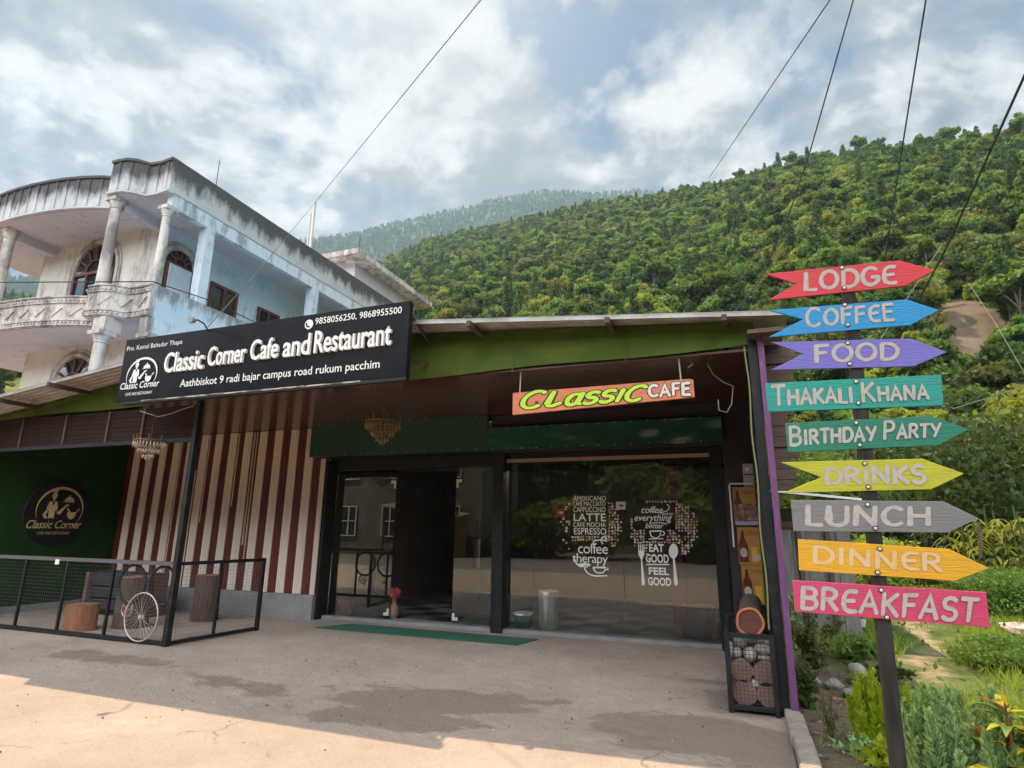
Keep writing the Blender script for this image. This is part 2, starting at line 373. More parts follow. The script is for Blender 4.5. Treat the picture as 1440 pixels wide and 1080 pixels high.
def sheet(name, fn, us, vs, m):
    nu, nv = len(us), len(vs); V = [fn(u, v) for v in vs for u in us]
    F = [(j*nu+i, j*nu+i+1, (j+1)*nu+i+1, (j+1)*nu+i) for j in range(nv-1) for i in range(nu-1)]
    me = bpy.data.meshes.new(name); me.from_pydata(V, [], F); me.materials.append(m)
    me.polygons.foreach_set('use_smooth', [True]*len(F)); o = bpy.data.objects.new(name, me); COL.objects.link(o); return struct(o)
m_hill = mat('hill_soil', (.07, .11, .022), .95, (.16, .17, .045), scale=.09, lo=.4, hi=.62, bump=.4, bscale=.7, spec=.1)
m_far = mat('far_slope', (.028, .05, .02), .95, (.045, .07, .028), scale=.02, lo=.4, hi=.6, bump=.3, bscale=.2, spec=.1)
sheet('hill', hill_pt, np.linspace(-85, 62, 180), np.concatenate([np.linspace(0, 1, 70), [1.06, 1.14, 1.25]]), m_hill)
def far_pt(az, v):
    t = tab(FARM, az); d = 480+820*v; n = hash_noise(az*.35, v*5)
    z = t*1300*(v if v <= 1 else 1-(v-1)*2)+n*22*min(1, v*4)*(1-v*.75)
    return (d*math.sin(R(az)), d*math.cos(R(az)), z)
sheet('mountain', far_pt, np.linspace(-90, 25, 130), np.concatenate([np.linspace(0, 1, 40), [1.1, 1.25]]), m_far)

# ground: one sheet to beyond the mountain; grass and earth mixed
def ground_material():
    m = bpy.data.materials.new('grassy_ground'); m.use_nodes = True; nt = m.node_tree; b = nt.nodes['Principled BSDF']; b.inputs['Roughness'].default_value = .95; b.inputs['Specular IOR Level'].default_value = .15
    t = N(nt, 'ShaderNodeTexCoord')
    def nz(s, d=8, off=0): n = N(nt, 'ShaderNodeTexNoise'); n.inputs['Scale'].default_value = s; n.inputs['Detail'].default_value = d; mp = N(nt, 'ShaderNodeMapping'); mp.inputs[1].default_value = (off, off, 0); nt.links.new(t.outputs['Object'], mp.inputs[0]); nt.links.new(mp.outputs[0], n.inputs['Vector']); return n.outputs[0]
    g = mixc(nt, ramp(nt, nz(1.6), [(.35, 0.), (.65, 1.)]), (.05, .075, .016), (.13, .15, .045))
    e = mixc(nt, ramp(nt, nz(9, 6, 3), [(.35, 0.), (.65, 1.)]), (.24, .17, .10), (.36, .28, .18))
    sp = N(nt, 'ShaderNodeSeparateXYZ'); nt.links.new(t.outputs['Object'], sp.inputs[0])
    # dirt path: a wavering line going back from the bed
    px_ = math_n(nt, 'SUBTRACT', sp.outputs[0], math_n(nt, 'ADD', math_n(nt, 'SUBTRACT', math_n(nt, 'MULTIPLY', sp.outputs[1], .247), .95), math_n(nt, 'MULTIPLY', math_n(nt, 'SUBTRACT', nz(.5, 2), .5), 1.4)))
    d = math_n(nt, 'ABSOLUTE', math_n(nt, 'SUBTRACT', px_, .75))
    pm = ramp(nt, math_n(nt, 'ADD', d, math_n(nt, 'MULTIPLY', nz(4, 6), .7)), [(.36, 1.), (.60, 0.)])
    pm = math_n(nt, 'MULTIPLY', pm, math_n(nt, 'MULTIPLY', ramp(nt, math_n(nt, 'DIVIDE', sp.outputs[1], 20.), [(.36, 0.), (.44, 1.), (.72, 1.), (.9, 0.)]), .9))
    # earth of the planting bed close to the kerb
    bd = math_n(nt, 'ADD', math_n(nt, 'ADD', sp.outputs[0], math_n(nt, 'MULTIPLY', nz(3, 6), 1.0)), math_n(nt, 'MULTIPLY', math_n(nt, 'MAXIMUM', math_n(nt, 'SUBTRACT', sp.outputs[1], 8.), 0.), .4))
    bm = ramp(nt, bd, [(.52, 1.), (.62, 0.)]); bm2 = nt.nodes.new('ShaderNodeMath'); 
    rm = ramp(nt, math_n(nt, 'MULTIPLY', math_n(nt, 'ADD', bd, 0.), .5), [(.78, 1.), (.92, 0.)])
    col = mixc(nt, pm, g, e); col = mixc(nt, rm, col, mixc(nt, nz(14, 5), (.10, .075, .05), (.2, .15, .10)))
    nt.links.new(col, b.inputs['Base Color'])
    bp = N(nt, 'ShaderNodeBump'); bp.inputs['Strength'].default_value = .6; bp.inputs['Distance'].default_value = .03
    nt.links.new(nz(22, 6), bp.inputs['Height']); nt.links.new(bp.outputs[0], b.inputs['Normal']); return m
def gz(x, y): return -.03+(.012*hash_noise(x*1.7, y*1.7) if abs(x) < 40 and abs(y) < 60 else 0)
xs = sorted(set(list(np.linspace(-1500, 1500, 31))+list(np.linspace(0, 16, 60)))); ys = sorted(set(list(np.linspace(-1500, 1500, 31))+list(np.linspace(2, 32, 80))))
sheet('ground', lambda x, y: (x, y, gz(x, y)), xs, ys, ground_material())
# the valley's other side, across the road (mirrored in the glass)
def opp_pt(u, v): d = 24+150*v; return (u*(1+v), -d, 42*v**1.05*(1-.15*math.sin(u*.02))+3*hash_noise(u/15, v*9)*min(1, v*8))
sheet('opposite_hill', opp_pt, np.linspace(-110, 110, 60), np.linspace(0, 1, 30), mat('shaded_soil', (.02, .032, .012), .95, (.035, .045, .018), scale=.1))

# concrete forecourt with damp stains
def concrete_material():
    m = bpy.data.materials.new('forecourt_concrete'); m.use_nodes = True; nt = m.node_tree; b = nt.nodes['Principled BSDF']
    t = N(nt, 'ShaderNodeTexCoord'); sp = N(nt, 'ShaderNodeSeparateXYZ'); nt.links.new(t.outputs['Object'], sp.inputs[0])
    def nz(s, d=8, off=0., rough=.6, st=None):
        n = N(nt, 'ShaderNodeTexNoise'); n.inputs['Scale'].default_value = s; n.inputs['Detail'].default_value = d; n.inputs['Roughness'].default_value = rough
        mp = N(nt, 'ShaderNodeMapping'); mp.inputs[1].default_value = (off, off*.7, 0)
        if st: mp.inputs[3].default_value = st
        nt.links.new(t.outputs['Object'], mp.inputs[0]); nt.links.new(mp.outputs[0], n.inputs['Vector']); return n.outputs[0]
    base = mixc(nt, ramp(nt, nz(.9, 10), [(.3, 0.), (.7, 1.)]), (.28, .207, .158), (.43, .33, .258))
    base = mixc(nt, ramp(nt, nz(7, 8, 2), [(.42, 0.), (.72, 1.)]), base, (.345, .265, .20))
    base = mixc(nt, ramp(nt, nz(60, 4, 5), [(.60, 0.), (.72, .5)]), base, (.24, .20, .165))
    base = mixc(nt, ramp(nt, nz(2.1, 12, 7, .75), [(.50, 0.), (.66, .45)]), base, (.42, .35, .285))
    base = mixc(nt, ramp(nt, nz(150, 3, 9), [(.62, 0.), (.70, .6)]), base, (.17, .14, .115))
    vo = N(nt, 'ShaderNodeTexVoronoi'); vo.feature = 'DISTANCE_TO_EDGE'; vo.inputs['Scale'].default_value = .42      # hairline cracks
    wv = N(nt, 'ShaderNodeTexNoise'); wv.inputs['Scale'].default_value = 2.2; wv.inputs['Detail'].default_value = 8; nt.links.new(t.outputs['Object'], wv.inputs['Vector'])
    va = N(nt, 'ShaderNodeVectorMath'); va.operation = 'MULTIPLY_ADD'; nt.links.new(wv.outputs['Color'], va.inputs[0]); va.inputs[1].default_value = (.9, .9, 0); nt.links.new(t.outputs['Object'], va.inputs[2]); nt.links.new(va.outputs[0], vo.inputs['Vector'])
    ck = math_n(nt, 'MULTIPLY', ramp(nt, vo.outputs['Distance'], [(.0015, 1.), (.005, 0.)]), ramp(nt, nz(.7, 4, 4), [(.48, 0.), (.56, .8)]))
    base = mixc(nt, ck, base, (.13, .105, .085))
    def ell(px, py, rx, ry, a):       # ragged damp patch centred where one lies on the slab
        c = aZ(px, py); dx = math_n(nt, 'SUBTRACT', sp.outputs[0], float(c[0])); dy = math_n(nt, 'SUBTRACT', sp.outputs[1], float(c[1]))
        ca, sa = math.cos(a), math.sin(a)
        u = math_n(nt, 'DIVIDE', math_n(nt, 'ADD', math_n(nt, 'MULTIPLY', dx, ca), math_n(nt, 'MULTIPLY', dy, sa)), rx)
        v = math_n(nt, 'DIVIDE', math_n(nt, 'SUBTRACT', math_n(nt, 'MULTIPLY', dy, ca), math_n(nt, 'MULTIPLY', dx, sa)), ry)
        return math_n(nt, 'SQRT', math_n(nt, 'ADD', math_n(nt, 'MULTIPLY', u, u), math_n(nt, 'MULTIPLY', v, v)))
    rag = math_n(nt, 'ADD', math_n(nt, 'MULTIPLY', nz(2.0, 14, 3, .74, (1, 1.5, 1)), 3.0), -1.5)
    S = None
    for px, py, rx, ry, a, k in ((612, 985, 1.15, .52, .18, .0), (545, 1008, .9, .30, .1, .0), (1000, 1035, .95, .55, 0, -.05), (1060, 985, .5, .75, 0, .12), (880, 1010, .5, .18, .1, .15), (150, 925, 1.9, .42, 0., .42), (330, 962, 1.3, .35, -.1, .40), (1010, 960, .5, .12, 0., .1), (1090, 1075, .6, .4, 0, 0)):
        e = math_n(nt, 'ADD', math_n(nt, 'ADD', ell(px, py, rx, ry, a), rag), k)
        S = e if S is None else math_n(nt, 'MINIMUM', S, e)
    wet = ramp(nt, S, [(.86, 1.), (.93, 0.)])
    damp = mixc(nt, nz(11, 6), (.19, .142, .108), (.255, .195, .15))
    nt.links.new(mixc(nt, math_n(nt, 'MULTIPLY', wet, .85), base, damp), b.inputs['Base Color'])
    nt.links.new(ramp(nt, wet, [(0., .92), (1., .62)]), b.inputs['Roughness']); b.inputs['Specular IOR Level'].default_value = .3
    bp = N(nt, 'ShaderNodeBump'); bp.inputs['Strength'].default_value = .8; bp.inputs['Distance'].default_value = .02
    h = math_n(nt, 'ADD', nz(26, 8), math_n(nt, 'MULTIPLY', nz(4, 8, 1), 2.)); nt.links.new(h, bp.inputs['Height']); nt.links.new(bp.outputs[0], b.inputs['Normal'])
    return m
m_conc = concrete_material()
mb = MB()
mb.box(-42, .26, -3.5, 9.0, -.3, 0.)
struct(mb.build('forecourt', m_conc))
m_road = mat('road_asphalt', (.13, .115, .10), .9, (.20, .18, .155), scale=2.5, bump=.4, bscale=40)
mb = MB(); mb.box(-60, 40, -12, -3.5, -.3, -.006); struct(mb.build('road', m_road))
m_kerb = mat('kerb_cement', (.25, .20, .16), .95, (.36, .30, .24), scale=9, bump=.8, bscale=30)
mb = MB()
for i in range(9):
    y0 = 1.0+i*.62; dx = random.uniform(-.012, .012); mb.box(.268+dx, .40+dx+random.uniform(-.01, .015), y0, y0+.612, -.2, .075+random.uniform(-.012, .012))
struct(mb.build('kerb', m_kerb, bevel=.018))

# ================================================================== CAFE
cafe = thing('cafe', 'single storey cafe with green fabric gable, glass front and striped side wall', 'cafe', (-5.9, 6.1, 0))
P_GR = mat('green_cloth', (.080, .115, .022), .95, (.048, .08, .014), scale=2.5, bump=.5, bscale=60, spec=.1)
P_GW = mat('green_wall', (.015, .048, .007), .8, (.010, .034, .005), spec=.15, scale=3, bump=.2, bscale=30)
P_BAND = mat('dark_green_vinyl', (.022, .06, .036), .28, (.035, .07, .05), scale=3, lo=.45, hi=.7, bump=.25, bscale=5)
P_BAND2 = mat('emerald_tarpaulin', (.008, .085, .045), .22, (.012, .06, .036), scale=3, bump=.5, bscale=3)
P_BLK = mat('black_paint', (.012, .012, .013), .5, (.03, .028, .027), scale=8, lo=.5, hi=.75, spec=.25)
P_DRK = mat('dark_wall', (.022, .014, .014), .7, (.034, .02, .02), scale=3)
P_CEIL = mat('brown_pvc_panel', (.095, .035, .026), .17, (.075, .027, .02), scale=1.2, stretch=(1, 8, 1))
P_TIN = mat('roof_tin', (.40, .38, .35), .5, (.26, .22, .19), scale=4, metal=.35, bump=.15)
P_TINB = mat('blue_tin_top', (.12, .36, .62), .5, (.20, .42, .62), scale=4)
P_RUST = mat('rusty_steel', (.11, .06, .04), .75, (.06, .035, .028), scale=9, bump=.3)
P_CREAM = mat('cream_slat', (.82, .71, .60), .55, (.74, .63, .52), scale=6, stretch=(1, 1, .2))
P_RED = mat('maroon_slat', (.13, .018, .012), .5, (.09, .014, .01), scale=6, stretch=(1, 1, .2))
P_PLIN = mat('grey_plinth', (.20, .20, .19), .85, (.27, .26, .25), scale=4, bump=.4)
P_PURP = mat('purple_batten', (.135, .045, .125), .75, (.24, .14, .22), scale=7, lo=.55, hi=.75, stretch=(4, 4, .6), bump=.3)
P_ALU = mat('brass_rail', (.42, .27, .19), .4, metal=.4)
P_WHT = mat('white_plastic', (.72, .70, .66), .5)
P_STEEL = mat('clamp_steel', (.70, .62, .58), .35, metal=.3)
RX, RZ = -5.7, 4.05
def roof_z(x): return RZ-.128*(RX-x) if x < RX else RZ-.076*(x-RX)
def roof_y(x): return float(np.interp(x, [-12.75, -8, -4, .62], [5.42, 5.58, 5.68, 5.90]))      # the eave is not quite square to the front
# corrugated roof: corrugation runs down each slope, front edge at Y=5.75
mb = MB(); ysr = np.concatenate([np.arange(0, 1.45, .0125), np.linspace(1.45, 7.5, 12)])
xsr = [-12.75, -10.2, -8, RX, -4, -2.2, .62]
for t_, mi in ((0., 0), (.006, 1)):
    mb.mat(mi); vs = [(x, roof_y(x)+y, roof_z(x)+.05+.013*math.sin(y/.105*2*PI)*(y < 1.45)+t_) for y in ysr for x in xsr]; n = len(xsr)
    mb.add(vs, [(j*n+i, j*n+i+1, (j+1)*n+i+1, (j+1)*n+i) for j in range(len(ysr)-1) for i in range(n-1)])
mb.mat(0)
for a, b in zip(xsr[:-1], xsr[1:]): mb.add([(a, roof_y(a)+.002, roof_z(a)+.012), (b, roof_y(b)+.002, roof_z(b)+.012), (b, roof_y(b)+.002, roof_z(b)+.062), (a, roof_y(a)+.002, roof_z(a)+.062)], [(0, 1, 2, 3)])
roof = mb.build('roof', [P_TIN, P_TINB], cafe, fix=False)
for x in (-11.9, -10.62, -9.42, -6.9, -2.68, -1.12, .03):
    MB().box(x-.025, x+.025, roof_y(x)-.08, 7.0, roof_z(x)-.055, roof_z(x)+.008).build('purlin', P_RUST, roof)
# fascia cloth between roof and ceiling, sagging along its lower hem
mb = MB(); xs_ = np.linspace(-12.6, .30, 90); vs = []
for k, x in enumerate(xs_):
    top = roof_z(x)+.02; bot = 3.24+.13*max(0, min(1, (x+12)/12.2))+.012*math.sin(x*2.3)
    for j in range(7):
        f = j/6; vs.append((x, 6.10+.02*math.sin(x*3.1+f*4)*math.sin(f*PI)+.03*math.sin(x*.9+1)*f*(1-f)*2, top+(bot-top)*f))
mb.add(vs, [(i*7+j, (i+1)*7+j, (i+1)*7+j+1, i*7+j+1) for i in range(len(xs_)-1) for j in range(6)])
mb.build('fascia', P_GR, cafe, smooth=True, fix=False)
# ceiling of brown planks
mb = MB()
for i in range(14):
    y0 = 6.14+i*.21; mb.box(-12.05, .27, y0, y0+.206, 3.325+(.001 if i % 2 else 0), 3.35)
mb.build('ceiling', P_CEIL, cafe)
# side wall (green), its faces along Y at X=-12.1
MB().box(-12.25, -12.1, 5.9, 8.95, .12, 3.32).build('side_wall', P_GW, cafe)
MB().box(-12.26, -12.07, 5.9, 8.78, 0, .12).build('skirting', P_PLIN, cafe)
# striped wall of fluted slats
mb = MB(); YW = 8.8
mb.mat(1).box(-12.05, -6.9, YW, YW+.06, .40, 3.32)
def flutes(x0, x1, n, z0, z1, mi, dep):
    mb.mat(mi); w = (x1-x0)/n
    for i in range(n):
        a = x0+i*w; pr = [(a+.004, YW), (a+.004, YW-dep*.6), (a+w*.3, YW-dep), (a+w*.7, YW-dep), (a+w-.004, YW-dep*.6), (a+w-.004, YW)]
        mb.poly([(p[0], p[1], z0) for p in pr], (0, 0, z1-z0))
x = -11.86; k = 0
while x < -6.95:
    flutes(x, min(x+.185, -6.92), 4, .405, 3.318, 0, .03)
    if x+.37 < -6.9: flutes(x+.19, min(x+.365, -6.92), 3, .405, 3.316, 1, .012)
    if k in (3, 5): flutes(x+.215, x+.24, 1, .405 if k == 3 else 1.6, 3.31, 0, .025)
    if k == 4: flutes(x+.26, x+.285, 1, 1.1, 3.31, 0, .025); flutes(x+.31, x+.335, 1, .405, 2.6, 0, .025)
    if k == 7: flutes(x+.22, x+.245, 1, 1.9, 3.31, 0, .025)
    if k == 8: flutes(x+.23, x+.25, 1, 1.2, 3.31, 0, .025); flutes(x+.3, x+.32, 1, .9, 3.31, 0, .025)
    x += .372; k += 1
mb.build('striped_wall', [P_CREAM, P_RED], cafe)
MB().box(-12.05, -6.9, 8.72, 8.86, 0, .40).build('plinth', P_PLIN, cafe)
# glass front: frame, panes, threshold
GY = 9.05
mb = MB(); mb.box(-7.02, -6.86, 8.80, 9.12, 0, 2.72); mb.build('door_frame', P_BLK, cafe)
MB().box(-3.66, -3.48, 8.86, 9.14, 0, 2.74).build('mullion', P_BLK, cafe)
MB().box(-.30, -.16, 8.86, 9.14, 0, 2.74).build('door_frame', P_BLK, cafe)
MB().box(-6.85, -3.67, 9.0, 9.12, 2.55, 2.745).build('transom', P_BLK, cafe)
MB().box(-3.47, -.31, 9.0, 9.12, 2.66, 2.745).build('transom', P_BLK, cafe)
MB().box(-3.47, -.31, 8.97, 9.0, 2.60, 2.655).build('rail', P_ALU, cafe)
MB().box(-6.85, -.31, 8.93, 9.22, 0, .055).build('threshold', P_PLIN, cafe, bevel=.006)
for x0, x1, nm in ((-6.83, -5.58, 'glass_pane'), (-4.40, -3.68, 'glass_pane'), (-3.46, -3.02, 'glass_pane'), (-3.015, -1.62, 'glass_pane'), (-1.614, -.32, 'glass_pane')):
    g = MB().box(x0, x1, GY, GY+.01, .057, 2.548 if x1 < -3.6 else 2.598).build(nm, GLASS, cafe)
    if x1 < -3.6:
        xx = x1 if x0 < -6 else x0
        s = 1 if x0 < -6 else -1
        for zc in ((2.30, 1), (.11, -1)):
            m2 = MB(); m2.box(min(xx, xx-s*.10), max(xx, xx-s*.10), GY-.012, GY-.002, zc[0], zc[0]+.05); m2.box(min(xx, xx-s*.04), max(xx, xx-s*.04), GY-.0125, GY-.002, zc[0]-.09 if zc[1] > 0 else zc[0]+.05, zc[0] if zc[1] > 0 else zc[0]+.11); m2.build('clamp', P_STEEL, g)
# open door leaf swung into the room
g = MB().box(-4.46, -4.445, 9.15, 10.25, .08, 2.45).build('door', GLASS, cafe); MB().box(-4.50, -4.41, 10.08, 10.12, .85, 1.35).build('handle', P_STEEL, g)
# green sign bands above the glass
mb = MB(); mb.box(-7.05, -3.62, 8.48, 8.56, 2.745, 3.322); mb.build('sign_band', P_BAND, cafe)
mb = MB(); nx = 40; vs = []
for i in range(nx+1):
    x = -3.60+(3.50)*i/nx
    for j in range(6): f = j/5; vs.append((x, 8.45+.018*math.sin(x*5+f*5)*math.sin(f*PI)+.02*max(0, (x+1.8))*math.sin(x*9-f*6)*math.sin(f*PI), 2.735+f*.36))
mb.add(vs, [(i*6+j, (i+1)*6+j, (i+1)*6+j+1, i*6+j+1) for i in range(nx) for j in range(5)]); mb.build('tarpaulin_band', P_BAND2, cafe, smooth=True, fix=False)
MB().box(-3.60, -.08, 8.62, 8.68, 2.72, 3.32).build('lintel', P_DRK, cafe)
MB().box(-7.04, -.14, 8.57, 8.99, 2.748, 2.79).build('soffit', P_BLK, cafe)
MB().box(-.12, .26, 8.64, 8.74, 0, 3.32).build('wall', P_DRK, cafe)
MB().box(.255, .30, 6.22, 8.8, 0, 3.4).build('side_wall', P_DRK, cafe)
mb = MB(); rg_ = random.Random(6)
for x in np.arange(-6.9, -3.7, .31):
    for z in (2.77, 3.30): mb.box(x-.006, x+.006, 8.474, 8.479, z-.006, z+.006)
for x in np.arange(-3.5, -.15, .24):
    for z in (2.755, 3.08): mb.box(x-.006, x+.006, 8.425, 8.43, z-.006, z+.006)
mb.build('rivets', P_STEEL, cafe)
for x in (-10.7, -8.6, -2.3, -1.0): mb = MB(); mb.add([(x, 6.075, 3.30), (x+.016, 6.075, 3.30), (x+.016, 6.075, roof_z(x)-.02), (x, 6.075, roof_z(x)-.02)], [(0, 1, 2, 3)]); mb.build('seam', P_GR, cafe)
# corner posts
MB().box(.229, .312, 6.05, 6.15, 0, 3.5).build('post', P_BLK, cafe, bevel=.004)
mb = MB(); mb.box(.318, .376, 6.0, 6.10, 0, 3.42); mb.build('batten', P_PURP, cafe, bevel=.006)
P_ROPE = mat('green_cable', (.16, .19, .07), .8)
mb = MB(); mb.tube([(.205+.008*math.sin(z*7), 6.06, z) for z in np.linspace(.7, 3.35, 30)], .009, 5); mb.build('cable', P_ROPE, cafe)
P_BRN = mat('weathered_brown_board', (.13, .075, .055), .8, (.08, .05, .04), scale=7, stretch=(1, 1, 5), bump=.3)
MB().box(.23, .62, 5.86, 6.0, 3.42, 3.46).build('beam', P_RUST, cafe)
# stacked boards that close the side beyond the corner
mb = MB(); rg = random.Random(4)
for i in range(14):
    z = 1.98+i*.118; mb.box(.40, .40+(.30 if z > 2.7 else .24)+rg.uniform(-.05, .06), 7.0+rg.uniform(-.02, .02), 7.06, z, z+.112)
mb.build('plank_wall', P_BRN, cafe)
# the room behind the glass
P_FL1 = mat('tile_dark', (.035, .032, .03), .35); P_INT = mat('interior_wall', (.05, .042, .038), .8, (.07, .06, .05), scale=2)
mb = MB()
for i in range(14):
    for j in range(9):
        mb.mat((i+j) % 2); mb.box(-7.0+i*.5, -6.504+i*.5, 9.23+j*.5, 9.726+j*.5, .0, .05)
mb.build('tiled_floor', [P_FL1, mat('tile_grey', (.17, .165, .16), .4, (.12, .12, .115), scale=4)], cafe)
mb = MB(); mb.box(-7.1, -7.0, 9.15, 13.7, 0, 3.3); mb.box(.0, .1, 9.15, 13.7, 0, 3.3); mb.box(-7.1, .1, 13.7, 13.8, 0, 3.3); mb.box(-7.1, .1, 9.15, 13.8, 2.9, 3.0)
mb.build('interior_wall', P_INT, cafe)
MB().box(-1.10, -.88, 10.6, 10.85, .05, 2.9).build('pillar', mat('magenta_pillar', (.22, .03, .13), .7), cafe)
for x, y in ((-2.95, 10.6), (-2.55, 11.3), (-2.2, 10.3), (-1.75, 10.8)):
    MB().lathe([(.06, 2.885), (.06, 2.9)], (x, y, 0), 10).build('downlight', mat('lit_downlight', (.9, .9, .85), .5, emit=((1, .93, .80), 80)), cafe)
MB().box(-6.9, -.1, 9.12, 9.2, 2.5, 2.9).build('curtain_rail', P_BLK, cafe)
# louvred panel above the railing and the tall corner pillar belong to the cafe
P_LOUV = mat('brown_louvre', (.036, .016, .012), .85, (.026, .013, .010), scale=8, stretch=(.5, 1, 4), spec=.15)
mb = MB()
for i in range(13):
    z = 2.76+i*.037; mb.box(-12.05, -7.17, 6.145+.008*(i % 2), 6.165+.008*(i % 2), z, z+.0345)
lou = mb.build('louvre_panel', P_LOUV, cafe)
for x in (-11.0, -9.93, -8.95, -8.2):
    MB().box(x-.018, x+.018, 6.118, 6.143, 2.74, 3.24).build('divider', P_RUST, lou)
MB().box(-12.05, -7.17, 6.11, 6.17, 2.70, 2.755).build('rail', P_BLK, cafe)
MB().box(-7.16, -7.085, 6.10, 6.18, 0, 3.30).build('pillar', P_BLK, cafe, bevel=.004)

# ================================================================== RAILING round the seating corner
P_WIRE = mat('mesh_wire', (.10, .10, .098), .6)
fen = thing('railing', 'black steel railing filled with wire mesh round the seating corner', 'railing', (-7.12, 6.14, 0))
MB().bar((-12.05, 6.14, 1.035), (-7.17, 6.14, 1.035), .05, .05).build('top_rail', mat('grey_rail', (.085, .085, .082), .6), fen)
MB().bar((-12.05, 6.14, .035), (-7.17, 6.14, .035), .05, .05).build('bottom_rail', P_BLK, fen)
MB().bar((-7.12, 6.195, 1.035), (-6.98, 7.53, 1.035), .045).build('top_rail', P_BLK, fen)
MB().bar((-7.12, 6.195, .035), (-6.98, 7.53, .035), .045).build('bottom_rail', P_BLK, fen)
for px in (18, 77, 143):
    X = aZ(px, 884+px*.11)[0]; MB().bar((X, 6.14, .062), (X, 6.14, 1.008), .035).build('upright', P_BLK, fen)
MB().bar((-11.6, 6.14, .062), (-11.6, 6.14, 1.008), .035).build('upright', P_BLK, fen)
MB().bar((-7.055, 6.83, .062), (-7.055, 6.83, 1.01), .035).build('upright', P_BLK, fen)
MB().bar((-6.975, 7.57, 0), (-6.975, 7.57, 1.06), .05).build('upright', P_BLK, fen)
def wiremesh(a, b, z0, z1, step, r, nm, par):
    a, b = Vector(a), Vector(b); Ln = (b-a).length; mb = MB(); d = (b-a)/Ln
    for i in range(1, int(Ln/step)+1):
        p = a+d*i*step; mb.tube([(p.x, p.y, z0), (p.x, p.y, z1)], r, 3, cap=False)
    for i in range(1, int((z1-z0)/step)+1):
        z = z0+i*step; mb.tube([(a.x, a.y+.003, z), (b.x, b.y+.003, z)], r, 3, cap=False)
    return mb.build(nm, P_WIRE, par, fix=False)
wiremesh((-12.05, 6.15, 0), (-7.17, 6.15, 0), .06, 1.01, .05, .0013, 'wire_mesh', fen)
wiremesh((-7.115, 6.2, 0), (-6.985, 7.53, 0), .06, 1.01, .05, .0016, 'wire_mesh', fen)
MB().box(-9.52, -9.44, 6.10, 6.113, .96, 1.03).build('tag', P_WHT, fen)

# ------------------------------------------------------------------ things in the seating corner
P_BARK = mat('log_bark', (.14, .085, .055), .95, (.07, .04, .028), scale=5, stretch=(6, 6, .7), bump=1., bscale=12)
P_CUT = mat('cut_wood', (.33, .17, .09), .85, (.20, .10, .055), scale=7, bump=.3)
P_ORW = mat('stripped_orange_log', (.36, .15, .06), .8, (.20, .08, .035), scale=5, stretch=(5, 5, .8), bump=.6, bscale=10)
def log_stool(px, py, r, h, label, m, sd):
    c = aZ(px, py); c[1] += r*.7; t = thing('log_stool', label, 'log stool', c)
    rg = random.Random(sd); mb = MB(); n = 22; prof = []
    ph = [rg.uniform(0, 6.3) for _ in range(3)]
    def rr(a, z): return r*(1+.06*math.sin(2*a+ph[0])+.04*math.sin(5*a+ph[1])+.02*math.sin(11*a+z*3)+.08*(1-z/h)**2)
    zs = np.linspace(0, h, 6); vs = [(c[0]+rr(2*PI*k/n, z)*math.cos(2*PI*k/n), c[1]+rr(2*PI*k/n, z)*math.sin(2*PI*k/n), z) for z in zs for k in range(n)]
    mb.add(vs, [(i*n+k, i*n+(k+1) % n, (i+1)*n+(k+1) % n, (i+1)*n+k) for i in range(5) for k in range(n)]); mb.build('bark', m, t, smooth=True, fix=False)
    mb = MB(); top = [(c[0]+rr(2*PI*k/n, h)*math.cos(2*PI*k/n), c[1]+rr(2*PI*k/n, h)*math.sin(2*PI*k/n), h+.001) for k in range(n)]
    mb.poly(top, (0, 0, .008)); mb.build('cut_face', P_CUT, t)
log_stool(97, 888, .205, .36, 'short orange brown log stool at the front of the seating corner', P_ORW, 1)
log_stool(170, 884, .22, .74, 'tall dark log stool standing behind the white bicycle wheel', P_BARK, 2)
log_stool(276, 874, .20, .72, 'tall log stool alone in front of the striped wall', P_BARK, 3)
# dark bench
P_CUSH = mat('black_upholstery', (.016, .017, .020), .55, (.03, .03, .034), scale=5)
P_BSIDE = mat('bench_side_wood', (.17, .09, .065), .8, (.11, .06, .045), scale=7)
BX = -9.62
t = thing('bench', 'low black slatted bench with brown wooden end in the seating corner', 'bench', (-10.0, 7.5, 0))
for i in range(3): MB().box(-10.75, BX, 7.60-.02*i, 7.66-.02*i, .10+i*.20, .28+i*.20).build('slat', P_CUSH, t, bevel=.02)
MB().box(-10.83, -10.76, 7.5, 8.1, 0, .72).build('end_panel', P_BSIDE, t, bevel=.008); MB().box(BX+.01, BX+.08, 7.5, 8.1, 0, .72).build('end_panel', P_BSIDE, t, bevel=.008)
MB().box(-10.75, BX, 7.64, 8.1, .63, .71).build('seat', P_CUSH, t, bevel=.02)
# bicycle wheel and two hoops on the railing
P_RIM = mat('pale_rim', (.50, .46, .40), .4, metal=.4); P_TYRE = mat('black_rubber', (.012, .012, .012), .7)
def ringpts(c, r, n=40, yaw=0., tilt=0.): return [(c[0]+r*math.cos(2*PI*k/n)*math.cos(yaw), c[1]+r*math.cos(2*PI*k/n)*math.sin(yaw)+tilt*r*math.sin(2*PI*k/n), c[2]+r*math.sin(2*PI*k/n)) for k in range(n)]
c = (-7.58, 6.085, .345); t = thing('bicycle_wheel', 'pale bicycle wheel without a tyre fixed low on the railing', 'bicycle wheel', c)
MB().tube(ringpts(c, .305, 48), .009, 8, closed=True).build('rim', P_RIM, t, smooth=True)
MB().lathe([(.012, -.03), (.022, -.025), (.014, -.01), (.014, .01), (.022, .025), (.012, .03)], c, 10, 'y').build('hub', P_RIM, t)
mb = MB()
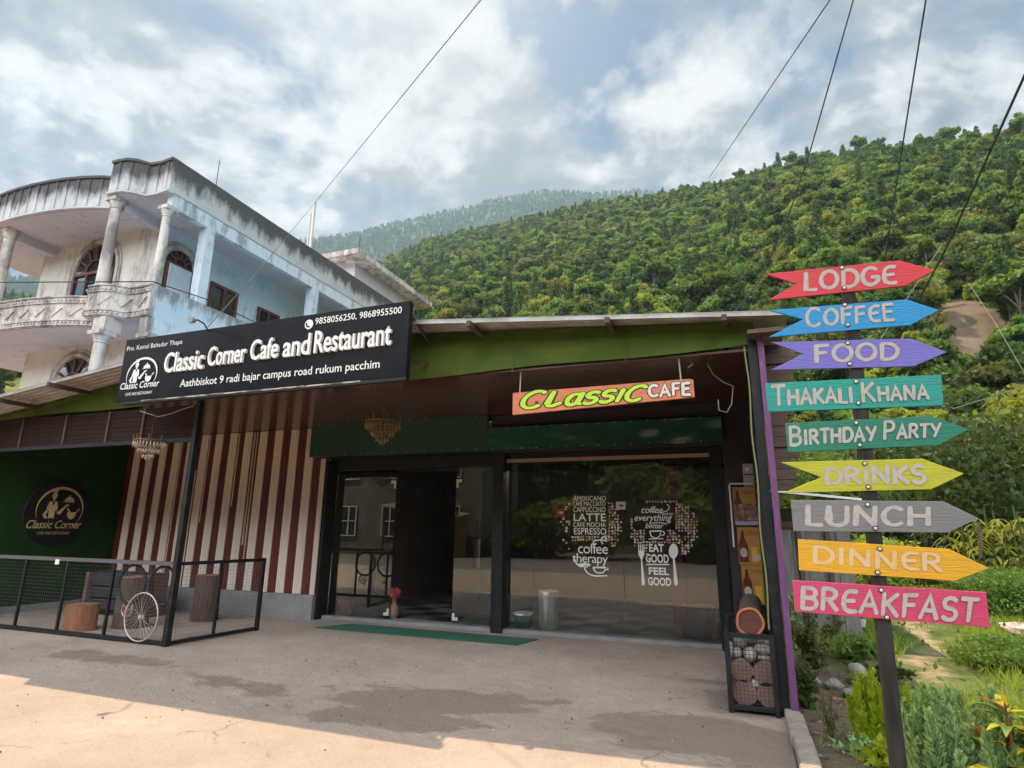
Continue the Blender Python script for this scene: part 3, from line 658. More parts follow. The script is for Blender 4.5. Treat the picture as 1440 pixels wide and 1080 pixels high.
for k in range(28):
    a = 2*PI*k/28; b = a+(.25 if k % 2 else -.25); mb.tube([(c[0]+.02*math.cos(b), c[1]+(.02 if k % 4 < 2 else -.02), c[2]+.02*math.sin(b)), (c[0]+.295*math.cos(a), c[1], c[2]+.295*math.sin(a))], .0016, 3)
mb.build('spokes', P_RIM, t)
for (x, lab) in ((-8.02, 'black rubber hoop hanging inside the railing, further from the pillar'), (-7.44, 'black rubber hoop hanging inside the railing, next to the pillar')):
    c = (x, 6.22, .735); t = tag(MB().tube(ringpts(c, .255, 40), .022, 8, closed=True).build('rubber_hoop', P_TYRE, smooth=True), lab, 'hoop', 'rubber hoops on the railing')
c = (-8.05, 6.23, .40); t = thing('chainring', 'small tarnished bicycle chainring hung behind the pale wheel', 'chainring', c)
mb = MB(); mb.tube(ringpts(c, .10, 24), .012, 6, closed=True); mb.build('ring', P_ALU, t); mb = MB()
for k in range(5): mb.bar(c, (c[0]+.095*math.cos(k*1.257), c[1], c[2]+.095*math.sin(k*1.257)), .014)
mb.build('spider', P_ALU, t)
MB().bar((c[0], 6.2, c[2]), (c[0]+.05, 6.2, c[2]-.17), .018).build('crank', P_ALU, t)

# emblem: arc, cook with cloche, mixing bowl (also on the main sign)
def emblem(fn, mbw, lift=.004, s=1.):
    """flat emblem in a unit square; fn(u,v,l)"""
    li = [lift]
    def pl(pts, k=1.): li[0] += .0004; mbw.add([fn(p[0], p[1], li[0]) for p in pts], [tuple(range(len(pts)))])
    A0, A1, n = 205, -48, 36; vs = []
    for k in range(n+1):
        a = R(A0+(A1-A0)*k/n); w = .006+.05*math.sin(PI*min(1, (k/n)*1.05))**1.2; vs += [(.52+.46*math.cos(a), .46+.46*math.sin(a)), (.52+(.46-w)*math.cos(a), .46+(.46-w)*math.sin(a))]
    for k in range(n): pl([vs[2*k], vs[2*k+1], vs[2*k+3], vs[2*k+2]])
    pl(arc(.36, .735, .052, .055, 0, 360, 14)); pl([(.315, .80), (.405, .80), (.415, .86), (.39, .885), (.36, .87), (.33, .885), (.305, .86)])      # head, hat
    pl([(.315, .70), (.405, .70), (.36, .60)])
    pl([(.28, .60), (.33, .62), (.36, .52), (.39, .62), (.44, .60), (.46, .46), (.42, .42), (.415, .26), (.36, .275), (.30, .26), (.30, .42), (.245, .44)])  # coat
    pl([(.24, .43), (.29, .41), (.25, .34), (.29, .27), (.25, .25), (.19, .33)])
    pl([(.44, .44), (.48, .40), (.51, .44), (.61, .55), (.68, .565), (.67, .54), (.61, .50), (.53, .35), (.47, .35)])
    pl([(.56, .62)]+arc(.66, .62, .10, .10, 180, 0, 8)+[(.76, .62)]); pl([(.54, .60), (.78, .60), (.78, .61), (.54, .61)]); pl(arc(.66, .735, .018, .02, 0, 360, 8))
    pl([(.66, .40)]+arc(.75, .38, .09, .13, 190, 350, 8)+[(.84, .40)]); pl([(.64, .48), (.67, .48), (.73, .39), (.70, .38)]); pl([(.82, .39), (.85, .40), (.91, .47), (.88, .48)])
P_GOLD = mat('gold_vinyl', (.62, .40, .16), .4, (.72, .55, .32), scale=9)
PX = -12.096; cpl = (PX, 7.62, 1.74)
t = thing('wall_plaque', 'round black plaque with a gold cook emblem on the green side wall', 'plaque', cpl)
MB().lathe([(.60, 0), (.60, .02), (.585, .03)], (PX, 7.62, 1.74), 40, 'x').build('disc', P_BLK, t)
fnp = lambda u, v, l: (PX+.031+l, 7.62-.46+u*.92+0, 1.74-.34+v*.90)
mb = MB(); emblem(lambda u, v, l: fnp(u, v, l), mb, .002)
o = mb.build('emblem', P_GOLD, t, fix=False)
mb = MB(); put_text(mb, 'Classic Corner', fnp(-.06, .06, .012), (0, .98, 0), (0, 0, .15), (.001, 0, 0), shear=.3, bold=.01); put_text(mb, 'CAFE AND RESTAURANT', fnp(.16, -.06, .012), (0, .58, 0), (0, 0, .05), (.001, 0, 0)); mb.build('lettering', P_GOLD, t, fix=False)
# chandeliers
P_CRYS = mat('amber_crystal', (.26, .155, .07), .25, (.40, .28, .15), scale=30, spec=.9)
P_BRASS = mat('dull_brass', (.25, .16, .06), .4, metal=.7)
def chandelier(c, ztop, label, s=1.):
    t = thing('chandelier', label, 'chandelier', c, 'chandeliers'); x, y, z = c
    MB().tube([(x, y, ztop), (x+.01, y, (ztop+z)/2), (x, y, z)], .006, 5).build('rod', P_BRASS, t)
    mb = MB()
    for r, dz in ((.26, 0), (.17, -.12), (.09, -.22)): mb.tube(ringpts2(x, y, z+dz*s, r*s, 24), .010*s, 5, closed=True)
    for k in range(8): a = k*PI/4; mb.tube([(x, y, z+.05*s), (x+.26*s*math.cos(a), y+.26*s*math.sin(a), z)], .006*s, 4); mb.tube([(x+.26*s*math.cos(a), y+.26*s*math.sin(a), z), (x+.27*s*math.cos(a), y+.27*s*math.sin(a), z+.10*s)], .008*s, 4)
    mb.build('frame', P_BRASS, t); mb = MB(); rg = random.Random(3)
    for r, dz, n, ln in ((.26, 0, 30, .12), (.22, -.03, 22, .11), (.17, -.12, 22, .10), (.12, -.14, 12, .09), (.09, -.22, 12, .09), (.04, -.24, 6, .11)):
        for k in range(n):
            a = 2*PI*k/n; p = (x+r*s*math.cos(a), y+r*s*math.sin(a)); h = ln*s*rg.uniform(.8, 1.1); z0 = z+dz*s-.008; w = .013*s
            mb.add([(p[0], p[1], z0), (p[0]-w, p[1], z0-h*.6), (p[0], p[1]-w, z0-h*.6), (p[0]+w, p[1], z0-h*.6), (p[0], p[1]+w, z0-h*.6), (p[0], p[1], z0-h)], [(0, 1, 2), (0, 2, 3), (0, 3, 4), (0, 4, 1), (5, 2, 1), (5, 3, 2), (5, 4, 3), (5, 1, 4)])
    mb.build('crystals', P_CRYS, t, fix=False)
def ringpts2(x, y, z, r, n): return [(x+r*math.cos(2*PI*k/n), y+r*math.sin(2*PI*k/n), z) for k in range(n)]
chandelier((-4.92, 7.5, 3.10), 3.32, 'tiered amber crystal chandelier on the ceiling before the glass entrance')
chandelier((-7.85, 6.02, 2.72), 3.10, 'tiered crystal chandelier hung by a cord from the louvred panel', .8)
P_CORD = mat('pale_cord', (.42, .36, .30), .8)
t = tag(MB().tube([tuple(aY(px, py, 6.03)) for px, py in ((197, 578), (210, 582), (222, 586), (240, 582), (258, 575), (272, 571))], .006, 5).build('string', P_CORD), 'slack pale string tied across the louvred panel over a chandelier', 'string')

# ================================================================== SIGNS
SY = 5.50
P_SGN = mat('black_acrylic', (.012, .012, .014), .22, (.016, .016, .018), scale=3, spec=.05)
P_WLET = mat('white_letter', (.78, .74, .68), .5, (.62, .56, .50), scale=14, lo=.5, hi=.8)
sg_ = thing('shop_sign', 'long black sign with raised white words above the railing and striped wall', 'shop sign', (-5.55, SY, 3.1))
SX0, SX1, SZ0, SZ1 = -7.965, -3.351, 3.195, 4.096
MB().box(SX0, SX1, SY, SY+.09, SZ0, SZ1).build('panel', P_SGN, sg_, bevel=.006)
mb = MB(); mb.box(SX0+.1, SX1, SY+.004, SY+.08, SZ0-.045, SZ0-.004); mb.build('frame', P_BLK, sg_)
MB().box(SX0+.5, SX1-.6, SY-.004, SY+.003, SZ0-.022, SZ0-.006).build('torn_edging', mat('torn_edging', (.5, .42, .33), .8, (.10, .08, .06), scale=5, stretch=(1, 9, 9), lo=.48, hi=.52), sg_)
for x in (SX0+.3, -5.6, SX1-.05):
    MB().bar((x, SY+.09, SZ0+.1), (x, 6.08, SZ0+.3), .03).build('bracket', P_RUST, sg_); MB().bar((x, SY+.09, SZ1-.1), (x, 6.08, roof_z(x)-.1), .03).build('bracket', P_RUST, sg_)
def pxrect(x0, yl, x1, yr, hl, hr, Y):    # baseline px from (x0,yl) to (x1,yr), heights hl, hr -> rectangle on plane Y
    a, b, c, d = aY(x0, yl, Y), aY(x1, yr, Y), aY(x0, yl-hl, Y), aY(x1, yr-hr, Y); return a, b, c, d
def sign_text(s, a, b, c, d, Y, lift=.003, par=None, name='lettering', m=P_WLET, **k):
    z0 = (a[2]+b[2])/2; z1 = (c[2]+d[2])/2; mb = MB()
    put_text(mb, s, (a[0], Y-.001, z0), (b[0]-a[0], 0, 0), (0, 0, z1-z0), (0, -lift, 0), **k)
    return mb.build(name, m, par, fix=bool(k.get('ext')))
def zq(x, y): return (150+x/3.2, 400+y/3.2)
def signline(s, l, r, hl, hr, lift=.003, **k):
    (x0, y0), (x1, y1) = zq(*l), zq(*r); return sign_text(s, *pxrect(x0, y0, x1, y1, hl/3.2, hr/3.2, SY), SY, lift, sg_, **k)
def raised(s, l, r, hl, hr, **k): return signline(s, l, r, hl, hr, lift=.035, ext=.1, **k)
raised('Classic', (262, 405), (440, 379), 98, 82, bold=.012)
raised('Corner', (458, 374), (630, 350), 92, 82, bold=.012)
raised('Cafe', (650, 345), (775, 333), 92, 92, bold=.012)
raised('and', (798, 332), (918, 318), 92, 98, bold=.012)
raised('Restaurant', (938, 313), (1284, 276), 104, 98, bold=.012)
signline('Aathbiskot 9 radi bajar campus road rukum pacchim', (326, 482), (1228, 378), 48, 46, bold=.006)
signline('9858056250, 9868955500', (938, 187), (1328, 132), 32, 36, bold=.004)
signline('Pro. Kamal Bahadur Thapa', (90, 308), (340, 272), 24, 28)
e0 = aY(*zq(60, 500), SY); e1 = aY(*zq(245, 320), SY); EW = e1[0]-e0[0]; EZ0, EZ1 = aY(*zq(150, 460), SY)[2], aY(*zq(150, 318), SY)[2]
mb = MB(); emblem(lambda u, v, l: (e0[0]+.03+u*(EW-.02), SY-.002-l, EZ0-.085+v*(EZ1-EZ0+.085)), mb, .001)
mb.build('emblem', P_WLET, sg_, fix=False)
signline('Classic Corner', (60, 478), (236, 455), 30, 30, bold=.012, shear=.12); signline('CAFE AND RESTAURANT', (84, 505), (205, 488), 13, 13)
c = aY(*zq(911, 180), SY); mb = MB(); mb.lathe([(.062, -.003), (.062, 0)], (c[0], SY-.001, c[2]), 24, 'y'); ph = mb.build('phone_mark', P_WLET, sg_)
mb = MB(); ribbon(mb, [(p[0], p[1]) for p in arc(.02, .02, .045, .045, 175, 275, 7)], .022, lambda u, v, l: (c[0]+u-.012, SY-.0055-l, c[2]+v-.008), 0); mb.build('handset', P_SGN, ph, fix=False)

# orange hanging sign
HY = 6.2
hs = thing('hanging_sign', 'orange wooden CLASSIC CAFE sign hanging on two ropes above the glass', 'hanging sign', (-1.3, HY, 2.9))
P_ORG = mat('orange_wood', (.60, .20, .085), .7, (.48, .15, .06), scale=5, stretch=(1, 1, 5), bump=.25)
q = [aY(x, y, HY) for x, y in ((720.5, 583.5), (977, 558.5), (975, 534), (970, 532.5), (721, 552.5))]
MB().poly([tuple(p) for p in q], (0, .03, 0)).build('board', P_ORG, hs, bevel=.004)
P_LIME = mat('lime_paint', (.42, .62, .02), .6); P_INK = mat('black_outline', (.01, .009, .008), .6); P_OFFW = mat('offwhite_paint', (.66, .58, .50), .7, (.50, .42, .36), scale=20, stretch=(1, 1, 4), lo=.45, hi=.7)
def quadfn(bl, br, tl, tr, Y):
    def f(u, v, l):
        x = (bl[0]*(1-u)+br[0]*u)*(1-v)+(tl[0]*(1-u)+tr[0]*u)*v; y = (bl[1]*(1-u)+br[1]*u)*(1-v)+(tl[1]*(1-u)+tr[1]*u)*v
        p = aY(x, y, Y); p[1] -= l; return tuple(p)
    return f
def zc(x, y): return (700+x/4, 480+y/4)
for wd_, m, nm, lf in ((.36, P_INK, 'lettering_outline', .001), (.22, P_LIME, 'lettering', .007)):
    mb = MB(); brush(mb, 'ClaSSIC', quadfn(zc(118, 384), zc(805, 330), zc(122, 312), zc(815, 252), HY), w=wd_, lift=lf, slant=.28, jit=.05, seed=2, sizes=[1.25, 1.1, .95, .85, .85, .85, 1.05]); mb.build(nm, m, hs, fix=False)
for wd_, m, nm, lf in ((.40, P_INK, 'lettering_outline', .001), (.24, P_OFFW, 'lettering', .007)):
    mb = MB(); brush(mb, 'CAFe', quadfn(zc(852, 312), zc(1085, 298), zc(850, 250), zc(1082, 232), HY), w=wd_, lift=lf, jit=.05, seed=5); mb.build(nm, m, hs, fix=False)
for (x0, y0), (x1, y1) in (((733, 519), (731, 553)), ((953, 496), (958, 537))):
    a, b = aY(x0, y0, HY), aY(x1, y1, HY); a[2] += .06; MB().tube([tuple(a), tuple(b)], .008, 5).build('rope', P_CORD, hs)
MB().lathe([(.018, -.012), (.018, 0)], tuple(aY(755, 566, HY-.001)), 10, 'y').build('knot_hole', P_RUST, hs)

# bulb fitting hung at the ceiling on its cord
b0 = aY(982, 505, 6.5); t = thing('lamp_fitting', 'white bulb fitting with paper tag hung from the ceiling by the corner', 'lamp fitting', tuple(b0))
mb = MB(); mb.lathe([(.03, -.05), (.035, -.03), (.035, .03), (.02, .05), (.012, .08)], tuple(b0), 12); mb.build('holder', mat('ivory_plastic', (.60, .56, .42), .5), t, smooth='auto')
d = Vector(b0); MB().bar(d+Vector((-.03, 0, -.03)), d+Vector((-.11, -.02, -.09)), .07, .012).build('tag', P_WHT, t)
pts = [(988, 500), (1003, 527), (1018, 538), (1031, 543), (1029, 568), (1022, 580), (1011, 577), (1010, 562)]
MB().tube([tuple(aY(x, y, 6.52)) for x, y in pts], .005, 5).build('cord', P_CORD, t)

# ================================================================== WORDS AND PICTURES ON THE GLASS (parts of the cafe)
def zg(x, y): return (700+x/4, 680+y/4)
GZ = GY-.003
def glass_text(rows, name, m, **k):
    mb = MB()
    for s, l, r, top, bot, kw in rows:
        a, b, c_ = aY(*zg(l, bot), GZ), aY(*zg(r, bot), GZ), aY(*zg((l+r)/2, top), GZ); m_ = aY(*zg((l+r)/2, bot), GZ)
        put_text(mb, s, (a[0], GZ, m_[2]), (b[0]-a[0], 0, 0), (0, 0, c_[2]-m_[2]), (0, 0, 0), **kw)
    return mb.build(name, m, cafe, fix=False)
P_VIN = mat('white_vinyl', (.82, .78, .73), .6)
glass_text([('AMERICANO', 425, 608, 70, 97, {}), ('CAFE MACCIATO', 422, 606, 101, 126, {}), ('CAPPUCCINO', 425, 606, 131, 161, {}), ('LATTE', 427, 608, 168, 211, {'bold': .01}), ('CAFE MOCHA', 425, 608, 218, 245, {}), ('ESPRESSO', 428, 611, 250, 287, {'bold': .008})], 'window_lettering', P_VIN)
glass_text([('coffee', 452, 620, 335, 395, {'space': .92}), ('therapy', 420, 620, 395, 462, {'space': .92})], 'window_lettering', P_VIN)
glass_text([('EAT', 852, 935, 340, 385, {'bold': .03}), ('GOOD', 833, 963, 397, 446, {'bold': .03}), ('FEEL', 850, 965, 472, 514, {'bold': .03}), ('GOOD', 845, 977, 528, 575, {'bold': .03})], 'window_lettering', P_VIN)
glass_text([('coffee', 808, 930, 128, 166, {'shear': .3, 'bold': .01}), ('makes', 915, 985, 160, 178, {'shear': .3}), ('everything', 770, 982, 172, 222, {'shear': .3, 'bold': .01}), ('better', 830, 935, 222, 252, {'shear': .3, 'bold': .01})], 'window_lettering', P_VIN)
def gfn(u, v, l): p = aY(*zg(u, v), GZ-l); return tuple(p)
mb = MB(); li = 0
def gr(pts, w):
    global li
    li += .0003; ribbon(mb, pts, w, gfn, li)
gr([(540, 350)]+arc(575, 335, 40, 18, 200, 330, 8)+arc(600, 320, 18, 22, 300, 120, 8), 7)
gr([(425, 410), (445, 455)]+arc(470, 445, 28, 22, 130, 20, 5)[::-1]+[(510, 452), (520, 455), (495, 470)]+arc(560, 470, 72, 50, 175, 90, 8)+[(615, 518)], 7)
gr([(536, 472)]+arc(575, 472, 38, 34, 180, 0, 10)[::1][0:1]+[(545, 492), (560, 502), (590, 502), (602, 490), (606, 472), (536, 472)], 7); gr([(604, 484), (620, 484), (618, 474)], 6)
gr([(838, 455), (962, 455)], 7)
gr(arc(905, 135, 60, 28, 160, -40, 10), 5); gr(arc(900, 232, 50, 12, 200, 350, 8), 5)
gr([(855, 268), (862, 295), (880, 306), (900, 304), (912, 292), (918, 266), (855, 268)], 6); gr(arc(922, 280, 16, 12, -90, 90, 6), 5); gr([(850, 312), (930, 310)], 5)
mb.build('window_motif', P_VIN, cafe, fix=False)
mb = MB()                                                     # fork and spoon
for x in (793, 803, 813, 822): mb.add([gfn(x-2.6, 342, .0005), gfn(x+2.6, 342, .0005), gfn(x+2.6, 385, .0005), gfn(x-2.6, 385, .0005)], [(0, 1, 2, 3)])
mb.add([gfn(*p, .0009) for p in [(790, 378), (825, 378), (824, 400), (816, 418), (812, 430), (828, 562), (823, 572), (815, 572), (809, 565), (806, 430), (800, 415), (791, 398)]], [tuple(range(12))])
mb.add([gfn(*p, .0005) for p in arc(988, 380, 26, 42, 0, 360, 24)[:-1]], [tuple(range(24))]); mb.add([gfn(*p, .0009) for p in [(984, 412), (994, 412), (1013, 560), (1009, 572), (998, 573), (992, 563)]], [tuple(range(6))])
mb.build('window_motif', P_VIN, cafe, fix=False)
# two heart-shaped clusters of little coffee pictures
rg = random.Random(11); tints = [mat('sticker_%s' % n, tuple(2.2*q for q in lin(*c_)), .6) for n, c_ in (('sand', (150, 130, 105)), ('grey', (120, 112, 108)), ('rose', (140, 85, 78)), ('pale', (160, 148, 136)), ('olive', (105, 100, 72)), ('brown', (110, 78, 58)))]
for (x0, x1, y0, y1, holes) in ((330, 700, 70, 410, [(415, 615, 62, 290), (418, 625, 318, 470)]), (745, 1130, 95, 420, [(770, 990, 105, 255), (840, 945, 250, 318), (785, 828, 335, 600), (842, 1018, 335, 600)])):
    mb = MB()
    for i in range(34):
        for j in range(22):
            x = x0+(x1-x0)*(i+.5)/23; y = y0+(y1-y0)*(j+.5)/20
            if x > x1 or y > y1+60: continue
            u, v = (x-(x0+x1)/2)/(x1-x0)*2, (y-(y0+y1)/2)/(y1-y0)*2
            inh = (u*u+(v*.9)**2) < .95+rg.uniform(-.12, .12) and not (x < x0+75 and x1 == 700 and rg.random() < .8)
            if not inh or any(a-4 < x < b+4 and c_ < y < d_ for a, b, c_, d_ in holes): continue
            if rg.random() < .06: continue
            x += rg.uniform(-3, 3); y += rg.uniform(-3, 3); w = rg.uniform(5, 8.6); h = rg.uniform(5, 9); mb.mat(rg.choices(range(6), [4, 4, 1, 3, 2, 2])[0])
            n = rg.choice([4, 4, 6, 8, 12]); a0 = rg.uniform(0, 1.5) if n != 4 else PI/4
            mb.add([gfn(x+w*math.cos(a0+2*PI*k/n), y+h*math.sin(a0+2*PI*k/n), .0002) for k in range(n)], [tuple(range(n))])
            if n > 4: mb.mat(5); mb.add([gfn(x+w*.45*math.cos(2*PI*k/5), y+h*.45*math.sin(2*PI*k/5), .0008) for k in range(5)], [tuple(range(5))])
    mb.build('window_picture', tints, cafe, fix=False)
for x, y, w, h, c_, c2 in ((352, 163, 25, 20, (150, 30, 26), (190, 160, 150)), (691, 124, 27, 22, (190, 184, 178), (170, 50, 50))):
    mb = MB(); mb.add([gfn(x-w, y-h, .0012), gfn(x+w, y-h, .0012), gfn(x+w, y+h, .0012), gfn(x-w, y+h, .0012)], [(0, 1, 2, 3)]); mb.mat(1); mb.add([gfn(x-w*.6, y-2, .002), gfn(x+w*.2, y-h*.4, .002), gfn(x+w*.7, y, .002), gfn(x+w*.2, y+h*.4, .002)], [(0, 1, 2, 3)])
    mb.build('door_sticker', [mat('sticker_a%d' % x, lin(*c_), .6), mat('sticker_b%d' % x, lin(*c2), .6)], cafe, fix=False)

# ================================================================== THINGS BY THE ENTRANCE
P_MAT = mat('green_mat', (.018, .115, .065), .9, (.03, .10, .06), scale=6, bump=.5, bscale=120)
m0 = [aZ(445, 884), aZ(520, 879), aZ(740, 898), aZ(712, 910)]
t = tag(MB().poly([(-6.30, 8.08, .004), (-6.02, 8.62, .004), (-2.92, 8.66, .004), (-2.98, 8.08, .004)][::-1] if 0 else [(-6.32, 8.10, .004), (-2.95, 8.06, .004), (-2.80, 8.60, .004), (-6.02, 8.66, .004)], (0, 0, .012)).build('door_mat', P_MAT), 'long green mat on the concrete before the glass entrance', 'mat')
def pot(name, label, cat, px, py, prof, m, soil=None):
    c = aZ(px, py, .055); c[1] = max(c[1], 9.2); c = aY(px, py, c[1]); c[2] = .055
    t = thing(name, label, cat, tuple(c)); MB().lathe(prof, tuple(c), 24).build('body', m, t, smooth='auto')
    return t, c
P_TERR = mat('terracotta', (.42, .09, .05), .75, (.33, .07, .04), scale=8); P_TEAL = mat('teal_plastic', (.01, .17, .14), .4); P_WPOT = mat('white_pot', (.85, .82, .77), .45, (.58, .54, .48), scale=4)
t, c = pot('flower_pot', 'small red pot behind the left glass pane', 'flower pot', 486, 865, [(.10, 0), (.125, .20), (.14, .20), (.14, .235), (.12, .235), (.115, .2)], P_TERR)
t, c = pot('bucket', 'small teal pot with white rim behind the glass beside the black post', 'pot', 735, 888, [(.11, 0), (.14, .19), (.13, .20)], P_TEAL)
mb = MB(); mb.tube(ringpts2(c[0], c[1], c[2]+.205, .145, 24), .017, 6, closed=True); mb.build('rim', P_WPOT, t, smooth=True)
rg = random.Random(2); mb = MB()
for k in range(9): mb.blob((c[0]+rg.uniform(-.08, .08), c[1]+rg.uniform(-.08, .08), c[2]+.21), (.025, .025, .02), k)
mb.build('pebbles', P_WPOT, t)
t, c = pot('planter', 'tall white round planter behind the glass', 'planter', 771, 888, [(.125, 0), (.14, .03), (.145, .45), (.16, .56), (.145, .56), (.13, .47)], P_WPOT)
t, c = pot('vase', 'brown vase of red flowers behind the left glass pane', 'vase', 553, 870, [(.06, 0), (.09, .08), (.085, .17), (.035, .25), (.045, .31), (.03, .3)], mat('clay_vase', (.24, .12, .08), .5, (.30, .16, .11), scale=9))
rg = np.random.default_rng(5); P_ROSE = mat('red_petals', (.48, .05, .06), .6, (.55, .16, .15), scale=20)
me = leaf_mesh('flowers', crown_pts([(c[0], c[1], c[2]+.40, .09, .09, .08)], 140, rg), .05, P_ROSE, 3); o = mesh_child(me, 'flowers', t); o.matrix_parent_inverse = Matrix.Translation(-Vector(c))
bb = aZ(988, 908, .055); t = thing('draped_stool', 'black draped stool with pink trim behind the right end of the glass', 'stool', (-.62, 9.45, .055))
mb = MB(); n = 28; vs = []
for j, (r, z) in enumerate(((.02, .50), (.21, .50), (.225, .46), (.24, .25), (.26, .06))):
    for k in range(n): a = 2*PI*k/n; q_ = r*(1+.05*math.sin(7*a)*j/4); vs.append((-.62+q_*math.cos(a), 9.47+q_*math.sin(a), z))
mb.add(vs, [(j*n+k, j*n+(k+1) % n, (j+1)*n+(k+1) % n, (j+1)*n+k) for j in range(4) for k in range(n)]); mb.build('drape', P_CUSH, t, smooth=True)
mb = MB(); mb.tube([(-.62+.232*math.cos(2*PI*k/40), 9.47+.232*math.sin(2*PI*k/40), .475+.012*math.sin(k*1.9)) for k in range(40)], .013, 5, closed=True); mb.build('trim', mat('pink_trim', (.36, .06, .13), .7), t)

# cartons stacked on a low shelf against the dark wall, meter box above
P_CART = mat('ochre_carton', (.42, .20, .035), .6, (.36, .16, .03), scale=4); P_BOT = mat('brown_bottle', (.10, .025, .008), .3); P_BEER = mat('beer_yellow', (.62, .36, .03), .4); P_LAB = mat('bottle_label', (.46, .38, .33), .6); P_CTXT = mat('carton_print', (.16, .06, .012), .6)
def carton(z0, h, label, x0, x1, cap):
    y = 8.40; t = thing('carton', label, 'carton', ((x0+x1)/2, y, z0), 'cartons stacked by the corner'); MB().box(x0, x1, y, y+.22, z0, z0+h).build('box', P_CART, t, bevel=.005)
    w = x1-x0; bx = x0+w*.22
    pr = [(.055, 0), (.058, .12), (.055, .22), (.024, .30), (.018, .38), (.02, .39)]
    k = h/.47; s = MB(); s.poly([(bx+p*k, y-.002, z0+.03+q_*k) for p, q_ in pr]+[(bx-p*k, y-.002, z0+.03+q_*k) for p, q_ in pr[::-1]], (0, .001, 0)); s.build('bottle_print', P_BOT, t)
    MB().poly([(bx+.045*k*math.cos(a), y-.004, z0+.03+.12*k+.06*k*math.sin(a)) for a in np.linspace(0, 2*PI, 16)[:-1]], (0, .001, 0)).build('label_print', P_LAB, t)
    gx = bx+.13*k; MB().poly([(gx-.032*k, y-.002, z0+.035), (gx+.032*k, y-.002, z0+.035), (gx+.042*k, y-.002, z0+.22*k), (gx-.042*k, y-.002, z0+.22*k)], (0, .001, 0)).build('glass_print', P_BEER, t)
    if cap: MB().poly([(x1-.06+.04*math.cos(a), y-.003, z0+.09+.04*math.sin(a)) for a in np.linspace(0, 2*PI, 18)[:-1]], (0, .001, 0)).build('cap_print', P_LAB, t)
    mb = MB(); put_text(mb, 'GORKHA', (x0+w*.42, y-.002, z0+h*.80), (w*.5, 0, 0), (0, 0, h*.09), (0, -.001, 0)); mb.build('lettering', P_CTXT, t, fix=False)
carton(.66, .47, 'lowest ochre bottle carton of the stack by the corner post', .005, .305-.02, False)
carton(1.135, .47, 'middle ochre bottle carton of the stack, with a round cap printed on it', -.01, .27, True)
carton(1.66, .46, 'topmost ochre bottle carton of the stack, behind a white pipe', -.03, .25, False)
t = tag(MB().box(-.03, .27, 8.42, 8.60, 1.608, 1.656).build('shelf_board', P_BRN), 'thin board lying between the cartons of the stack', 'board')
mb = MB(); mb.box(-.02, .26, 8.37, 8.385, 1.63, 1.90); o = mb.build('picture_card', mat('mixed_print', (.16, .04, .025), .5, (.28, .20, .13), scale=22, lo=.45, hi=.6)); tag(o, 'colourful printed picture card leaning on the topmost carton', 'picture card')
MB().box(-.02, .26, 8.365, 8.369, 1.63, 1.675).build('margin', mat('pale_blue_print', (.30, .31, .42), .6), o)
t = thing('shelf', 'dark low shelf under the stack of cartons', 'shelf', (.13, 8.5, 0)); MB().box(-.08, .25, 8.36, 8.63, .62, .655).build('top', P_BLK, t)
for x in (-.06, .21):
    for y in (8.38, 8.59): MB().box(x, x+.03, y, y+.03, 0, .62).build('leg', P_BLK, t)
t = tag(MB().tube([(.24, 8.35, 2.16), (-.055, 8.35, 2.16), (-.06, 8.35, 2.14), (-.06, 8.35, 1.35)], .012, 6).build('pipe', P_WHT), 'bent white pipe framing the topmost carton', 'pipe')
e = aY(1056, 668, 8.6); t = thing('meter_box', 'pale grey electric meter box on the dark wall above the cartons', 'meter box', (float(e[0]), 8.6, float(e[2])))
x, z = e[0], e[2]; MB().box(x-.10, x+.10, 8.54, 8.64, z-.17, z+.15).build('case', mat('meter_grey', (.40, .38, .34), .5), t, bevel=.01)
MB().box(x-.09, x+.09, 8.53, 8.539, z-.005, z+.008).build('slot', P_BLK, t)
for dx in (-.045, .05): MB().lathe([(.026, -.008), (.026, 0)], (x+dx, 8.538, z+.075), 12, 'y').build('dial', P_WHT if dx < 0 else P_BLK, t)
MB().box(x-.05, x-.005, 8.532, 8.539, z-.12, z-.05).build('plate', P_LAB, t)

# ================================================================== GABION with logs and stones
gx0, gx1, gy0, gy1, gh = -.19, .226, 6.0, 7.35, .66
t = thing('gabion', 'narrow black steel basket of stones and logs at the corner', 'gabion', (0, 6.0, 0))
for x in (gx0, gx1-.04):
    for y in (gy0, gy1): MB().box(x, x+.045, y, y+.045, 0, gh if True else 0).build('upright', P_BLK, t, bevel=.004)
for z in (.03, gh-.04):
    for y in (gy0, gy1): MB().box(gx0+.047, gx1-.042, y+.002, y+.042, z, z+.04).build('rail', P_BLK, t, bevel=.004)
    for x in (gx0, gx1-.04): MB().box(x+.002, x+.042, gy0+.047, gy1-.002, z, z+.04).build('rail', P_BLK, t, bevel=.004)
mb = MB()
for i in range(1, 10): x = gx0+.04+i*.033; mb.tube([(x, gy0+.004, .06), (x, gy0+.004, gh-.04)], .0022, 4, cap=False)
for i in range(1, 18): z = .06+i*.033; mb.tube([(gx0+.04, gy0+.001, z), (gx1-.04, gy0+.001, z)], .0022, 4, cap=False)
for i in range(1, 26): y = gy0+i*.05; mb.tube([(gx0+.01, y, .06), (gx0+.01, y, gh-.04)], .002, 4, cap=False)
for i in range(1, 12): z = .06+i*.05; mb.tube([(gx0+.008, gy0+.04, z), (gx0+.008, gy1, z)], .002, 4, cap=False)
mb.build('wire_mesh', mat('dark_wire', (.03, .028, .026), .6), t, fix=False)
MB().box(gx0+.05, gx1-.05, gy0+.05, gy1, .032, .05).build('base', P_BLK, t)
def zgb(x, y): return aY(1010+x/6, 840+y/6, 6.06)
